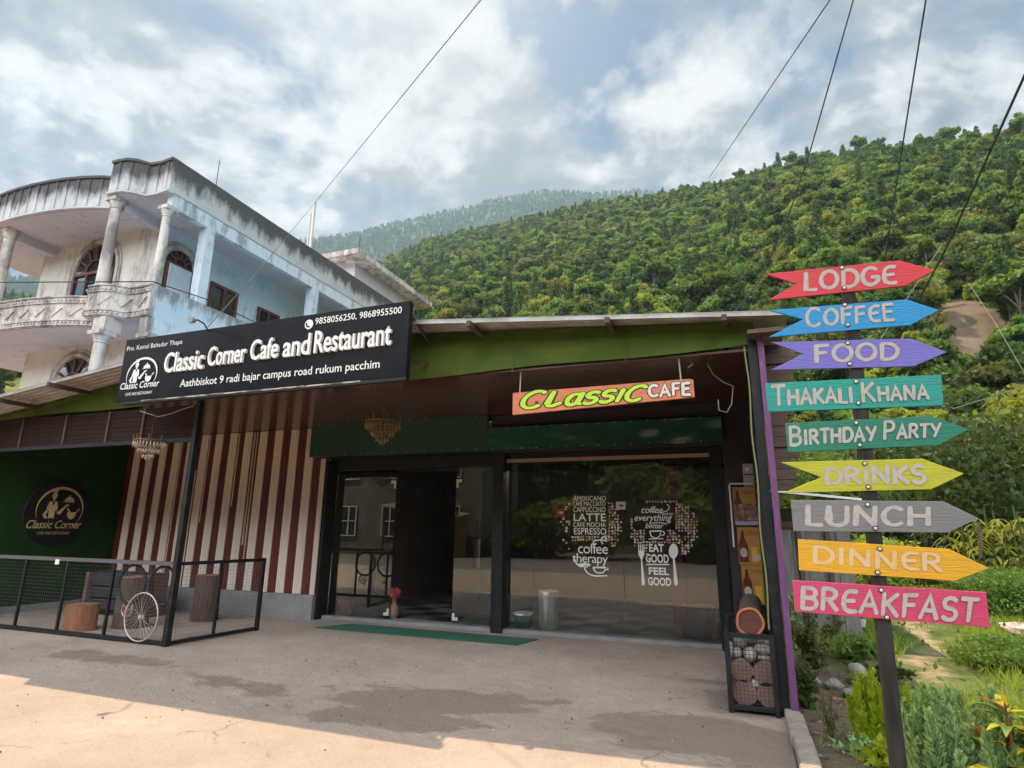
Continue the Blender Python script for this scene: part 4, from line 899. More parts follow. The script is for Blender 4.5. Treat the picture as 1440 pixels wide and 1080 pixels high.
P_STN = mat('pale_river_stone', (.46, .41, .36), .8, (.34, .29, .25), scale=6, bump=.3); P_STN2 = mat('grey_river_stone', (.30, .28, .25), .8, (.22, .20, .18), scale=6, bump=.3)
stones = [(190, 400, 62, 48, P_STN2, 'grey brown stone at the upper left behind the gabion mesh'), (160, 478, 40, 44, P_STN, 'small round white stone at the left behind the gabion mesh'), (272, 495, 58, 62, P_STN, 'egg shaped white stone in the middle behind the gabion mesh'),
 (398, 447, 96, 46, P_STN, 'long flat white stone at the right behind the gabion mesh'), (350, 385, 60, 34, P_STN2, 'grey stone tucked under the gabion top rail'), (440, 385, 50, 32, P_STN, 'pale stone in the upper right corner of the gabion'), (100, 450, 28, 70, P_STN, 'pale upright stone against the left gabion upright'),
 (320, 735, 58, 44, P_STN, 'cream stone wedged between the four log ends of the gabion'), (480, 560, 32, 46, P_STN, 'pale stone beside the upper right log end of the gabion'), (395, 520, 62, 30, mat('pinkish_stone', (.36, .25, .20), .8, (.28, .2, .17), scale=7), 'pinkish flat stone above the upper right log end'), (270, 370, 60, 34, P_STN2, 'grey stone at the back of the gabion top')]
for k, (x, y, rx, ry, m, lab) in enumerate(stones):
    c = zgb(x, y); kx = (zgb(x+rx, y)[0]-c[0]); kz = c[2]-zgb(x, y+ry)[2]; c[1] = 6.055+.075+(.06 if k in (0, 4, 10) else 0)
    tag(MB().blob(tuple(c), (abs(kx)*1.03, .07, abs(kz)*1.03), k, .05, 16, 10).build('stone', m, smooth=True), lab, 'stone', 'stones in the gabion')
P_LEND = mat('log_end_grain', (.26, .15, .11), .9, (.17, .095, .07), scale=5, bump=.6, bscale=14)
def log_on_y(x, z, r, y0, y1, lab, m_end, sd, ring=None, grp='logs in the gabion', dx=0., dz=0.):
    t = thing('log', lab, 'log', (x, y0, z-r), grp); rg = random.Random(sd); n = 26; ph = [rg.uniform(0, 6.3) for _ in range(2)]; vs = []
    for i in range(5):
        y = y0+(y1-y0)*i/4
        for k in range(n): a = 2*PI*k/n; q_ = r*(1+.03*math.sin(2*a+ph[0])+.03*math.sin(5*a+ph[1]+i*.6)); vs.append((x+dx*i/4+q_*math.cos(a), y, z+dz*i/4+q_*math.sin(a)))
    MB().add(vs, [(i*n+k, i*n+(k+1) % n, (i+1)*n+(k+1) % n, (i+1)*n+k) for i in range(4) for k in range(n)]).build('bark', P_BARK, t, smooth=True)
    MB().poly([(p[0]*.995+x*.005, y0+.002, p[2]*.995+z*.005) for p in vs[:n]], (0, -.006, 0)).build('cut_face', m_end, t)
    if ring:
        mb = MB(); P = [(x+(p[0]-x)*1.0, y0-.004, z+(p[2]-z)*1.0) for p in vs[:n]]; mb.tube(P, ring[1], 6, closed=True); mb.build('bark_ring', ring[0], t, smooth=True)
for (x, y, r, lab) in ((197, 615, 97, 'upper left log end behind the gabion mesh'), (405, 645, 112, 'upper right log end behind the gabion mesh'), (228, 835, 108, 'lower left log end behind the gabion mesh'), (432, 850, 108, 'lower right log end behind the gabion mesh')):
    c = zgb(x, y); rr_ = abs(zgb(x+r, y)[0]-c[0]); log_on_y(c[0], max(c[2], rr_+.052), rr_, 6.07, 6.9, lab, P_LEND, x)
c = aY(1055, 878, 6.12); log_on_y(c[0], c[2]+.02, .115, 6.10, 7.2, 'big dark log lying on the gabion with an orange bark ring', mat('dark_end_grain', (.11, .035, .025), .85, (.075, .028, .02), scale=6, bump=.5), 77, (mat('orange_bark', (.42, .13, .05), .85), .014), 'log on the gabion', .03, .03)

# ================================================================== SIGNPOST
PY = 4.10
P_POST = mat('dark_post_paint', (.022, .020, .018), .85, (.042, .037, .033), spec=.15, scale=6, stretch=(3, 3, .5), bump=.25)
sp_ = thing('signpost', 'tall black post carrying nine painted arrow boards by the flower bed', 'signpost', (.705, PY, -.03))
a, b = aY(1190, 374, PY), aY(1265, 1080, PY); dd = (a-b)/(a[2]-b[2]); foot = b+dd*(-.06-b[2])
MB().bar(tuple(foot+np.array([0, .035, 0])), tuple(a+np.array([0, .035, 0])), .070, .094).build('post', P_POST, sp_, bevel=.004)
P_BOLT = mat('bolt_cap', (.60, .54, .48), .5, metal=.3); P_WASH = mat('bolt_washer', (.045, .04, .036), .6)
P_PAINT = mat('beige_paint', (.41, .35, .305), .85, (.28, .22, .19), scale=26, stretch=(1, 1, 1), lo=.5, hi=.78)
BOARDS = [
 ('LODGE', (.62, .022, .035), [(1076, 385), (1266, 366), (1315, 380), (1272, 402), (1080, 422), (1120, 399)], [(1131, 408), (1261, 398), (1131, 384), (1260, 374)], [(1184, 377), (1187, 405)], 'red board reading LODGE with a notched tail'),
 ('COFFEe', (.004, .25, .52), [(1082, 436), (1275, 421), (1321, 436), (1280, 457), (1081, 474), (1129, 449)], [(1134, 459), (1258, 450), (1134, 437), (1256, 428)], [(1188, 429), (1192, 457)], 'blue board reading COFFEE with a notched tail'),
 ('FOOD', (.165, .13, .47), [(1084, 481), (1281, 476), (1332, 495), (1285, 515), (1084, 520), (1130, 498)], [(1146, 509), (1264, 505), (1145, 486), (1264, 483)], [(1192, 483), (1195, 512)], 'violet board reading FOOD with a notched tail'),
 ('THAKALI KHANA', (.004, .28, .215), [(1076, 539), (1324, 527), (1327, 570), (1080, 579)], [(1087, 570), (1306, 561), (1086, 548), (1304, 541)], [(1204, 537), (1207, 567)], 'turquoise straight board reading THAKALI KHANA'),
 ('BIRTHDAY PARTY', (.004, .175, .10), [(1104, 595), (1310, 585), (1363, 604), (1320, 626), (1108, 636)], [(1111, 626), (1321, 613), (1110, 605), (1322, 594)], [(1204, 595), (1209, 626)], 'dark green board reading BIRTHDAY PARTY'),
 ('DRINKS', (.47, .44, .012), [(1098, 650), (1297, 645), (1356, 666), (1310, 688), (1102, 693), (1155, 671)], [(1162, 680), (1302, 679), (1160, 659), (1301, 655)], [(1216, 652), (1221, 685)], 'lime yellow board reading DRINKS with a notched tail'),
 ('LUNCH', (.19, .18, .175), [(1112, 703), (1327, 705), (1377, 729), (1333, 749), (1116, 747)], [(1133, 738), (1309, 738), (1133, 711), (1309, 714)], [(1220, 710), (1231, 743)], 'grey board reading LUNCH'),
 ('DINNER', (.75, .36, .004), [(1122, 758), (1335, 772), (1391, 799), (1343, 817), (1124, 802)], [(1144, 791), (1325, 804), (1144, 769), (1324, 780)], [(1237, 772), (1234, 805)], 'orange yellow board reading DINNER in faded letters'),
 ('BREAKFAST', (.60, .045, .12), [(1114, 816), (1387, 833), (1393, 883), (1118, 860)], [(1127, 855), (1372, 874), (1128, 826), (1376, 843)], [(1239, 830), (1247, 868)], 'pink straight board reading BREAKFAST')]
def wear(m, col):       # scuffs, grime and bare flecks on old hand-painted boards
    nt = m.node_tree; b = nt.nodes['Principled BSDF']; src = b.inputs['Base Color'].links[0].from_socket; t = N(nt, 'ShaderNodeTexCoord')
    def nz(s, st, d=8): mp = N(nt, 'ShaderNodeMapping'); mp.inputs[3].default_value = st; nt.links.new(t.outputs['Object'], mp.inputs[0]); n = N(nt, 'ShaderNodeTexNoise'); n.inputs['Scale'].default_value = s; n.inputs['Detail'].default_value = d; n.inputs['Roughness'].default_value = .7; nt.links.new(mp.outputs[0], n.inputs['Vector']); return n.outputs[0]
    c = mixc(nt, ramp(nt, nz(9, (.5, 1, 6)), [(.60, 0.), (.70, .55)]), src, tuple(q*.30+.015 for q in col))
    c = mixc(nt, ramp(nt, nz(30, (.35, 1, 1.6)), [(.68, 0.), (.72, .8)]), c, tuple(min(.6, q*.5+.16) for q in col))
    nt.links.new(c, b.inputs['Base Color'])
FADE = mat('faded_paint', (.60, .40, .22), .75, (.60, .33, .05), scale=16, lo=.48, hi=.75)
for i, (s, col, out, tq, bolts, lab) in enumerate(BOARDS):
    yb = PY-.022-.002*(i % 3); m = mat('board_paint_%s' % s.split()[0].lower(), tuple(c*.86 for c in col), .6, tuple(c*.72+.012 for c in col), scale=4, detail=10, stretch=(1, 1, 7), bump=.25, bscale=14, lo=.42, hi=.72)
    wear(m, col)
    edge = mat('board_chip_%d' % i, tuple(min(1, c*1.15+.03) for c in col), .7)
    w_ = [aY(x, y, yb) for x, y in out]
    mb = MB(); mb.poly([tuple(p) for p in w_], (0, .018, 0)); bo = mb.build('arrow_board', m, sp_, bevel=.0025); bo['label'] = lab
    mb = MB(); sz = None
    if s.startswith(('THAKALI', 'BIRTHDAY')): sz = [1.22 if (k == 0 or s[k-1] == ' ') else .92 for k in range(len(s))]
    if s.startswith('COFFEe'): sz = [1.15, .95, 1, 1, 1, 1]
    f = quadfn(*tq, yb); hgt = abs(aY(*tq[0], yb)[2]-aY(*tq[2], yb)[2]); wid = abs(aY(*tq[1], yb)[0]-aY(*tq[0], yb)[0])
    brush(mb, s, f, w=.20 if s in ('LODGE', 'COFFEe', 'FOOD', 'LUNCH', 'BREAKFAST') else (.23 if s != 'DINNER' else .19), lift=.001, jit=.03, seed=i+3, sizes=sz)
    mb.build('lettering', FADE if s == 'DINNER' else P_PAINT, bo, fix=False)
    for x, y in bolts:
        c = aY(x, y, yb); mb = MB(); mb.lathe([(.0155, -.004), (.0155, 0)], tuple(c), 14, 'y'); k_ = mb.build('washer', P_WASH, bo)
        MB().lathe([(.003, -.0105), (.007, -.0095), (.0092, -.007), (.0092, -.004)], tuple(c), 14, 'y').build('bolt', P_BOLT, bo, smooth='auto')

# ================================================================== HOUSE BEHIND THE CAFE
def plaster(name, a, b_, stain, amt, sc=1.2, top=None):
    """painted plaster with run-down mould streaks"""
    m = bpy.data.materials.new(name); m.use_nodes = True; nt = m.node_tree; b = nt.nodes['Principled BSDF']; b.inputs['Roughness'].default_value = .9; b.inputs['Specular IOR Level'].default_value = .2
    t = N(nt, 'ShaderNodeTexCoord')
    def nz(s, st=(1, 1, 1), d=9, r=.65):
        mp = N(nt, 'ShaderNodeMapping'); mp.inputs[3].default_value = st; nt.links.new(t.outputs['Object'], mp.inputs[0])
        n = N(nt, 'ShaderNodeTexNoise'); n.inputs['Scale'].default_value = s; n.inputs['Detail'].default_value = d; n.inputs['Roughness'].default_value = r; nt.links.new(mp.outputs[0], n.inputs['Vector']); return n.outputs[0]
    base = mixc(nt, ramp(nt, nz(sc), [(.38, 0.), (.62, 1.)]), a, b_)
    f = math_n(nt, 'ADD', math_n(nt, 'ADD', math_n(nt, 'MULTIPLY', nz(3.2, (1, 1, .16)), .6), math_n(nt, 'MULTIPLY', nz(1.1), .4)), math_n(nt, 'MULTIPLY', math_n(nt, 'SUBTRACT', nz(8, (1, 1, .5), 10, .75), .5), .30))
    if top is not None:      # old damp seeps down from the coping
        sp = N(nt, 'ShaderNodeSeparateXYZ'); nt.links.new(t.outputs['Object'], sp.inputs[0])
        f = math_n(nt, 'ADD', f, math_n(nt, 'MULTIPLY', math_n(nt, 'SUBTRACT', sp.outputs[2], top[0]), top[1]))
    st = ramp(nt, f, [(.56-amt*.16, 0.), (.62-amt*.06, 1.)])
    nt.links.new(mixc(nt, math_n(nt, 'MULTIPLY', st, .92), base, stain), b.inputs['Base Color'])
    bp = N(nt, 'ShaderNodeBump'); bp.inputs['Strength'].default_value = .3; bp.inputs['Distance'].default_value = .02; nt.links.new(nz(14), bp.inputs['Height']); nt.links.new(bp.outputs[0], b.inputs['Normal'])
    return m
H_PAR = plaster('mouldy_parapet', (.56, .55, .53), (.46, .46, .46), (.065, .06, .057), 1.35, top=(10.30, .55))
H_BLU = plaster('pale_blue_plaster', (.56, .63, .69), (.65, .68, .70), (.30, .32, .32), .3)
H_LOG = plaster('loggia_blue_plaster', (.66, .72, .77), (.52, .64, .76), (.25, .30, .34), .1)
H_BPAR = plaster('balcony_blue_plaster', (.62, .67, .70), (.52, .61, .68), (.22, .22, .21), .5, top=(7.0, .35))
H_CRM = plaster('cream_plaster', (.74, .69, .61), (.68, .63, .56), (.42, .38, .33), .35)
H_ORN = plaster('cream_ornament', (.66, .60, .53), (.60, .54, .47), (.22, .20, .18), .75)
H_LIL = plaster('lilac_soffit', (.60, .55, .58), (.54, .50, .55), (.40, .37, .40), .0)
H_FRM = mat('brown_window_frame', (.16, .055, .04), .6, (.12, .045, .035), scale=6)
H_GLS = mat('dark_pane', (.02, .022, .03), .06, spec=.7)
XS = -12.85; XI = -14.4; YI = 10.45
hb = thing('house', 'three storey white and blue house with curved ornate balconies behind the cafe', 'house', (-16, 12, 0))
PLAN = [(-12.85, 9.26), (-13.25, 9.30), (-13.62, 9.26), (-13.80, 9.02), (-14.0, 8.90), (-14.25, 8.87), (-14.50, 8.86), (-14.58, 9.20)]
for k in range(15): a = R(25+130*k/14); PLAN.append((-18.2+3.55*math.cos(a)/math.cos(R(25))*.93, 9.35-.55+.95*(math.sin(a)-.42)*-1+.0))
PLAN = PLAN[:8]+[(-18.1-3.4*math.sin(t), 9.85-1.02*math.cos(t)) for t in np.linspace(-1.27, 1.35, 15)]+[(-21.9, 10.9)]
def offs(plan, d):        # plan moved outward (towards -Y / +X)
    out = []
    for i, p in enumerate(plan):
        a, b = plan[max(i-1, 0)], plan[min(i+1, len(plan)-1)]; tx, ty = b[0]-a[0], b[1]-a[1]; l = math.hypot(tx, ty); out.append((p[0]-ty/l*d*-1*-1 if 0 else p[0]+(-ty/l)*-d*-1*0+ty/l*-d, p[1]+tx/l*d))
    return out
def wall_along(mb, plan, z0, z1, th):
    q = offs(plan, -th)
    for (a, b, c, d) in zip(plan[:-1], plan[1:], q[1:], q[:-1]):
        mb.add([(a[0], a[1], z0), (b[0], b[1], z0), (c[0], c[1], z0), (d[0], d[1], z0), (a[0], a[1], z1), (b[0], b[1], z1), (c[0], c[1], z1), (d[0], d[1], z1)],
               [(0, 1, 2, 3), (4, 5, 6, 7), (0, 1, 5, 4), (2, 3, 7, 6), (1, 2, 6, 5), (3, 0, 4, 7)])
YE = 22.5
def slab(mb, z0, z1, ins=.05): mb.poly([(p[0]-.0, p[1]+ins, z0) for p in PLAN]+[(-21.9, YE, z0), (XS-ins, YE, z0), (XS-ins, PLAN[0][1]+ins, z0)], (0, 0, z1-z0))
mb = MB(); slab(mb, 9.72, 9.86); mb.build('roof_slab', H_LIL, hb)
mb = MB(); wall_along(mb, PLAN, 9.78, 10.70, .13); mb.box(XS-.13, XS, PLAN[0][1]+.01, YE, 9.785, 10.72)
pp = mb.build('parapet', H_PAR, hb)
mb = MB()            # ribs on the front parapet
def along(plan, step, skip=0):
    out = []; acc = step/2
    for a, b in zip(plan[skip:-1], plan[skip+1:]):
        l = math.hypot(b[0]-a[0], b[1]-a[1]); 
        while acc < l: t = acc/l; out.append((a[0]+(b[0]-a[0])*t, a[1]+(b[1]-a[1])*t, (b[0]-a[0])/l, (b[1]-a[1])/l)); acc += step
        acc -= l
    return out
rb = random.Random(9)
for x, y, tx, ty in along(PLAN, .34): mb.bar((x, y-.002-rb.random()*.008, 9.82), (x+rb.uniform(-.01, .01), y-.002-rb.random()*.008, 10.62), rb.uniform(.04, .09), .05, up=(0, 1, 0))
mb.build('rib', H_PAR, pp)
mb = MB(); wall_along(mb, offs(PLAN, -.02) if 0 else [(p[0], p[1]-.05) for p in PLAN], 9.74, 9.79, .18); wall_along(mb, [(p[0], p[1]-.05) for p in PLAN], 10.64, 10.71, .2); mb.build('moulding', H_PAR, pp)
# beams, side fascia
MB().box(XS-.20, XS-.02, 9.42, YE, 9.40, 9.775).build('beam', H_BLU, hb)
MB().box(XS-.22, XS+.012, PLAN[0][1]+.2, YE, 6.02, 6.40).build('beam', H_BLU, hb)
mb = MB(); slab(mb, 6.40, 6.54); mb.build('balcony_slab', H_LIL, hb)
mb = MB(); slab(mb, 3.2, 3.34); mb.build('balcony_slab', H_LIL, hb)
MB().box(XS-.13, XS+.004, PLAN[0][1]+.12, YE, 6.405, 7.24).build('side_parapet', H_BPAR, hb)
# ornate balcony front
mb = MB(); wall_along(mb, PLAN, 6.42, 7.24, .14); orn = mb.build('balcony_front', H_ORN, hb)
mb = MB()
for z in (6.44, 6.56, 7.04, 7.20): wall_along(mb, [(p[0], p[1]-.035) for p in PLAN], z, z+.035, .06)
mb.build('moulding', H_ORN, orn)
mb = MB()
for i, (x, y, tx, ty) in enumerate(along(PLAN, .11)):
    for z in (6.50, 7.10):
        mb.box(x-.034, x+.034, y-.045, y, z-.028+(0 if i % 2 else .012), z+.03)
mb.build('dentils', H_ORN, orn)
mb = MB(); pts = along(PLAN, .25)
for i, ((x, y, _, _), (x2, y2, _, _)) in enumerate(zip(pts[:-1], pts[1:])):
    za, zb_ = (6.70, 6.93) if i % 2 else (6.93, 6.70); mb.bar((x, y-.012, za), (x2, y2-.012, zb_), .035, .035, up=(0, 1, 0))
mb.build('zigzag', H_ORN, orn)
# inner walls
MB().box(XI-.2, XI, YI, YE, 6.54, 9.72).build('wall', H_LOG, hb)
MB().box(-19.45, XI-.2, YI, YI+.2, 6.54, 9.72).build('wall', H_CRM, hb)
MB().box(XI-.2, XI, YI, YE, 3.34, 6.40).build('wall', H_LOG, hb)
MB().box(-19.3, XI-.2, YI, YI+.2, 3.34, 6.40).build('wall', H_CRM, hb)
MB().box(-19.45, -19.25, YI+.2, YE, 3.34, 9.72).build('wall', H_CRM, hb)
MB().box(-21.8, XS-.3, 10.2, YE, 0, 3.2).build('wall', H_CRM, hb)
MB().box(-19.2, -14.6, YE-.2, YE, 3.34, 9.72).build('wall', H_CRM, hb)
# columns
def column(x, y, z0, z1, r, sq=False):
    mb = MB()
    if sq: mb.box(x-r, x+r, y-r, y+r, z0, z1); return mb.build('column', H_BLU, hb, bevel=.01)
    mb.box(x-r*1.4, x+r*1.4, y-r*1.4, y+r*1.4, z1-.10, z1); mb.lathe([(r*1.25, z0), (r*1.25, z0+.08), (r*1.02, z0+.14), (r, z0+.2), (r*.86, z1-.34), (r*.86, z1-.30), (r*1.05, z1-.28), (r*.9, z1-.25), (r*1.3, z1-.12), (r*1.3, z1-.10)], (x, y, 0), 20)
    return mb.build('column', H_ORN, hb, smooth='auto')
column(-14.42, 9.08, 7.1, 9.72, .135); column(-13.02, 9.46, 7.1, 9.42, .12); column(-18.95, 9.22, 7.1, 9.72, .15)
column(-14.02, 9.06, 3.4, 6.05, .15); MB().box(-14.22, -13.80, 8.93, 9.35, 6.05, 6.40).build('beam_end', H_ORN, hb); MB().box(-13.12, -12.86, 9.30, 9.6, 6.0, 6.40).build('beam_end', H_ORN, hb)
column(-13.0, 9.5, 3.4, 6.0, .14); column(-18.95, 9.22, 3.4, 6.40, .15)
MB().box(XS-.28, XS-.003, 10.52, 10.80, 7.0, 9.40).build('pier', H_BLU, hb)
for y in (14.85, 19.0): MB().box(XS-.28, XS-.003, y, y+.32, 7.0, 9.40).build('pier', H_BLU, hb)
for y in (10.52, 14.85, 19.0): MB().box(XS-.28, XS-.003, y, y+.32, 3.34, 6.02).build('pier', H_BLU, hb)
MB().box(-14.52, -14.30, 9.22, YI, 9.45, 9.72).build('beam', H_LIL, hb); MB().box(-19.06, -18.84, 9.35, YI, 9.45, 9.72).build('beam', H_LIL, hb)
# windows
def win_x(y0, y1, z0, z1, X):      # rectangular window in a wall facing +X
    w = MB(); t = .09
    for a in ((y0, y1, z0, z0+t), (y0, y1, z1-t, z1), (y0, y0+t, z0+t, z1-t), (y1-t, y1, z0+t, z1-t), ((y0+y1)/2-t*.6, (y0+y1)/2+t*.6, z0+t, z1-t)): w.box(X-.03, X+.07, *a)
    f = w.build('window', H_FRM, hb); MB().box(X+.004, X+.016, y0+.02, y1-.02, z0+.02, z1-.02).build('pane', H_GLS, f); return f
p, q = aX(292, 444, XI), aX(334, 392, XI); win_x(aX(293, 415, XI)[1], aX(333, 420, XI)[1], 7.45, 8.72, XI)
win_x(aX(361, 440, XI)[1], aX(392, 440, XI)[1], 7.45, 8.62, XI)
win_x(17.6, 18.8, 7.4, 8.6, XI)
def arch_win(cx, z0, zs, r, Y, side=None):
    """arched window on a wall facing -Y (or +X when side is its X); fanlight bars and plaster hood"""
    P = (lambda u, z, d: (cx+u, Y-d, z)) if side is None else (lambda u, z, d: (side+d, cx+u, z))
    hood = MB(); K = 20
    for rr, w_, d in ((r+.10, .10, .07), (r+.22, .06, .05)):
        pts = [P(rr*math.cos(PI*k/K), zs+rr*math.sin(PI*k/K), d*.4) for k in range(K+1)]; pts = [P(rr, z0, d*.4)]+pts+[P(-rr, z0, d*.4)]
        hood.tube(pts, w_*.6, 6)
    h = hood.build('window', H_ORN, hb); g = MB(); g.poly([P(r, z0, .012)]+[P(r*math.cos(PI*k/K), zs+r*math.sin(PI*k/K), .012) for k in range(K+1)]+[P(-r, z0, .012)], P(0, 0, .02) if 0 else ((0, -.008, 0) if side is None else (.008, 0, 0))); g.build('pane', H_GLS, h)
    b = MB(); up = (0, 1, 0) if side is None else (1, 0, 0)
    b.bar(P(-r, zs-.06, .05), P(r, zs-.06, .05), .09, .05, up=up)
    for k in range(1, 6): a = PI*k/6; b.bar(P(.42*r*math.cos(a), zs+.42*r*math.sin(a), .045), P(.98*r*math.cos(a), zs+.98*r*math.sin(a), .045), .05, .04, up=up)
    b.tube([P(.42*r*math.cos(PI*k/K), zs+.42*r*math.sin(PI*k/K), .045) for k in range(K+1)], .03, 5)
    for u in (-r*.97, -r*.33, r*.33, r*.97): b.bar(P(u, z0, .05), P(u, zs-.1, .05), .07, .05, up=up)
    b.build('fanlight', H_FRM, h)
arch_win(-16.95, 7.0, 8.68, .83, YI); arch_win(-17.0, 4.1, 5.30, .75, YI)
arch_win(aX(254, 360, XI)[1], 6.8, 8.75, .42, None, XI)
yc_ = aX(254, 360, XI)[1]; MB().box(XI+.085, XI+.10, yc_-.36, yc_+.36, 6.85, 8.66).build('shutter', H_LOG, hb)
b_ = MB(); 
for u in (-17.3, -16.9): b_.box(u, u+.24, YI-.13, YI-.12, 7.5, 7.85)
b_.build('laundry', mat('blue_cloth', (.10, .22, .62), .8), hb)
# stair tower with thin roof slab, masts
mb = MB(); mb.box(-17.5, -14.5, 19.2, 24.2, 9.86, 12.55); mb.build('stair_tower', H_LIL, hb)
mb = MB(); mb.box(-17.9, -13.85, 18.45, 24.9, 12.55, 12.78); tw = mb.build('tower_slab', H_ORN, hb)
mb = MB()
for x, y in ((-13.95, 18.6), (-14.02, 18.75), (-13.95, 20.6), (-13.95, 24.5), (-14.1, 24.6), (-16.3, 18.6)): mb.tube([(x, y, 12.7), (x+.02, y, 13.5 if y < 19 else 13.2)], .012, 4)
mb.build('rebar', P_RUST, tw)
P_MAST = mat('pale_mast', (.58, .54, .46), .6)
a = aX(443, 283, -13.45); MB().tube([(a[0], a[1], 9.9), tuple(a)], .055, 8).build('mast', P_MAST, hb); b2 = aX(437, 300, -13.7); MB().tube([(b2[0], b2[1], 9.9), tuple(b2)], .035, 6).build('mast', P_MAST, hb)
c_ = aX(309, 226, -13.5); MB().tube([(c_[0], c_[1], 9.9), tuple(c_)], .012, 5).build('antenna_rod', P_RUST, hb)

# lamp that leans out over the shop sign
P_GREY = mat('grey_metal', (.25, .25, .24), .5, metal=.5)
h0 = aY(270, 450, 5.15); t = thing('sign_lamp', 'small round lamp on a curved arm above the black shop sign', 'lamp', tuple(h0))
pts = [aY(x, y, yy) for x, y, yy in ((270, 450, 5.15), (278, 450, 5.2), (287, 455, 5.3), (293, 466, 5.53))]; MB().tube([tuple(p) for p in pts], .010, 6).build('arm', P_BLK, t)
mb = MB(); mb.lathe([(.015, .05), (.03, .04), (.035, 0), (.052, -.01), (.05, -.03)], tuple(h0), 14, 'y'); mb.build('head', P_GREY, t, smooth='auto')

# ================================================================== CABLES
P_CAB = mat('grey_cable', (.07, .07, .07), .8, spec=.1); P_CABL = mat('pale_cable', (.22, .22, .21), .8, spec=.1); P_CABD = mat('dark_cable', (.03, .03, .03), .7)
def cable(pts, r, m, label, sag=0.):
    P = [Vector(p) for p in pts]; out = []
    for a, b in zip(P[:-1], P[1:]):
        for k in range(10): f = k/10; q = a.lerp(b, f); q.z -= sag*4*f*(1-f); out.append(tuple(q))
    out.append(tuple(P[-1])); return tag(MB().tube(out, r, 6).build('cable', m), label, 'cable', 'overhead cables')
def far_end(p_in, p_top, k=2.2): a, b = Vector(p_in), Vector(p_top); return tuple(a+(b-a)*k)
mast = aX(443, 285, -13.45)
cable([mast, far_end(mast, aY(676, 0, 5.5), 1.35)], .007, P_CAB, 'thin cable rising from the white mast on the house roof to the sky')
cable([mast, aY(360, 385, 9.0), aY(292, 460, 5.52)], .0065, P_CAB, 'thin cable dropping from the white mast to the lamp over the shop sign')
cable([aY(-60, 398, 8.4), aY(0, 397, 8.5), aY(215, 396, 8.75), aX(300, 424, -12.75), aX(400, 474, -12.7)], .014, P_CABD, 'dark cable strung along the ornate balcony of the house')
cable([aY(996, 252, 60), far_end(aY(996, 252, 60), aY(1167, 0, 20), 1.12)], .025, P_CAB, 'cable coming off the hill ridge left of the others, thinnest against the clouds')
cable([aY(1010, 469, 6.4), aY(1068, 395, 6.0), aY(1110, 300, 5.4), aY(1140, 210, 5.0), aY(1200, 0, 4.4), far_end(aY(1140, 210, 5.0), aY(1200, 0, 4.4), 1.5)], .006, P_CAB, 'cable tied to the cafe roof beside the red board, slightly slack')
cable([aY(1243, 372, 14), aY(1262, 250, 12), aY(1302, 0, 9), far_end(aY(1262, 250, 12), aY(1302, 0, 9), 1.4)], .013, P_CAB, 'cable running straight up from behind the red LODGE board')
cable([aY(1238, 545, 9), aY(1262, 480, 8), aY(1330, 350, 6.5), aY(1440, 108, 4.6), far_end(aY(1330, 350, 6.5), aY(1440, 108, 4.6), 1.5)], .0105, P_CAB, 'thickest cable, passing the tip of the red LODGE board to the right edge')
cable([aY(1230, 490, 16), aY(1322, 348, 16), aY(1326, 342, 16)], .010, P_CABL, 'short pale wire crossing behind the tips of the top boards')
cable([aY(1340, 575, 24), aY(1440, 544, 22), aY(1500, 520, 20)], .014, P_CABL, 'pale wire over the slope at the right edge beside the turquoise board')
cable([aY(1362, 398, 24), aY(1400, 455, 22), aY(1450, 540, 20)], .007, P_CABL, 'pale wire hanging down across the bare earth patch')

# ================================================================== SHED BEYOND THE CAFE
sh = thing('shed', 'low shed of grey boards with a dark tin roof behind the arrow boards', 'shed', (1.2, 11, 0))
P_GB = mat('grey_board', (.22, .20, .18), .9, (.15, .135, .12), scale=5, stretch=(4, 4, .6), bump=.4)
for i in range(5): x = .62+i*.215; MB().box(x, x+.205, 11+.01*(i % 2), 11.04+.01*(i % 2), 0, 1.62).build('board', P_GB, sh)
MB().box(.60, 1.72, 10.95, 10.99, 1.62, 1.72).build('beam', P_RUST, sh)
for x in (.9, 1.32): MB().box(x, x+.07, 10.94, 10.99, 0, 1.62).build('upright', P_BRN, sh)
MB().poly([(.45, 10.5, 2.18), (1.85, 10.5, 2.02), (1.85, 13.5, 2.25), (.45, 13.5, 2.4)], (0, 0, .03)).build('roof', mat('dark_tin', (.06, .055, .05), .6, (.10, .09, .08), scale=5), sh)
MB().poly([(.45, 10.48, 2.19), (1.85, 10.48, 2.03), (1.85, 10.495, 2.03), (.45, 10.495, 2.19)], (0, 0, .035)).build('roof_edge', P_WHT, sh)
MB().box(.6, 1.7, 12.9, 13.0, 0, 2.0).build('back_wall', P_GB, sh)
t = thing('water_drum', 'teal water drum standing on the shed roof beside the plank wall', 'drum', (.75, 11.2, 2.2)); MB().lathe([(.16, 0), (.17, .02), (.17, .22), (.15, .27)], (.75, 11.2, 2.19), 16).build('body', mat('teal_drum', (.10, .25, .26), .5), t, smooth='auto'); MB().lathe([(.175, .27), (.175, .31), (.10, .36), (.03, .37)], (.75, 11.2, 2.19), 16).build('lid', mat('pale_lid', (.45, .47, .47), .5), t, smooth='auto')

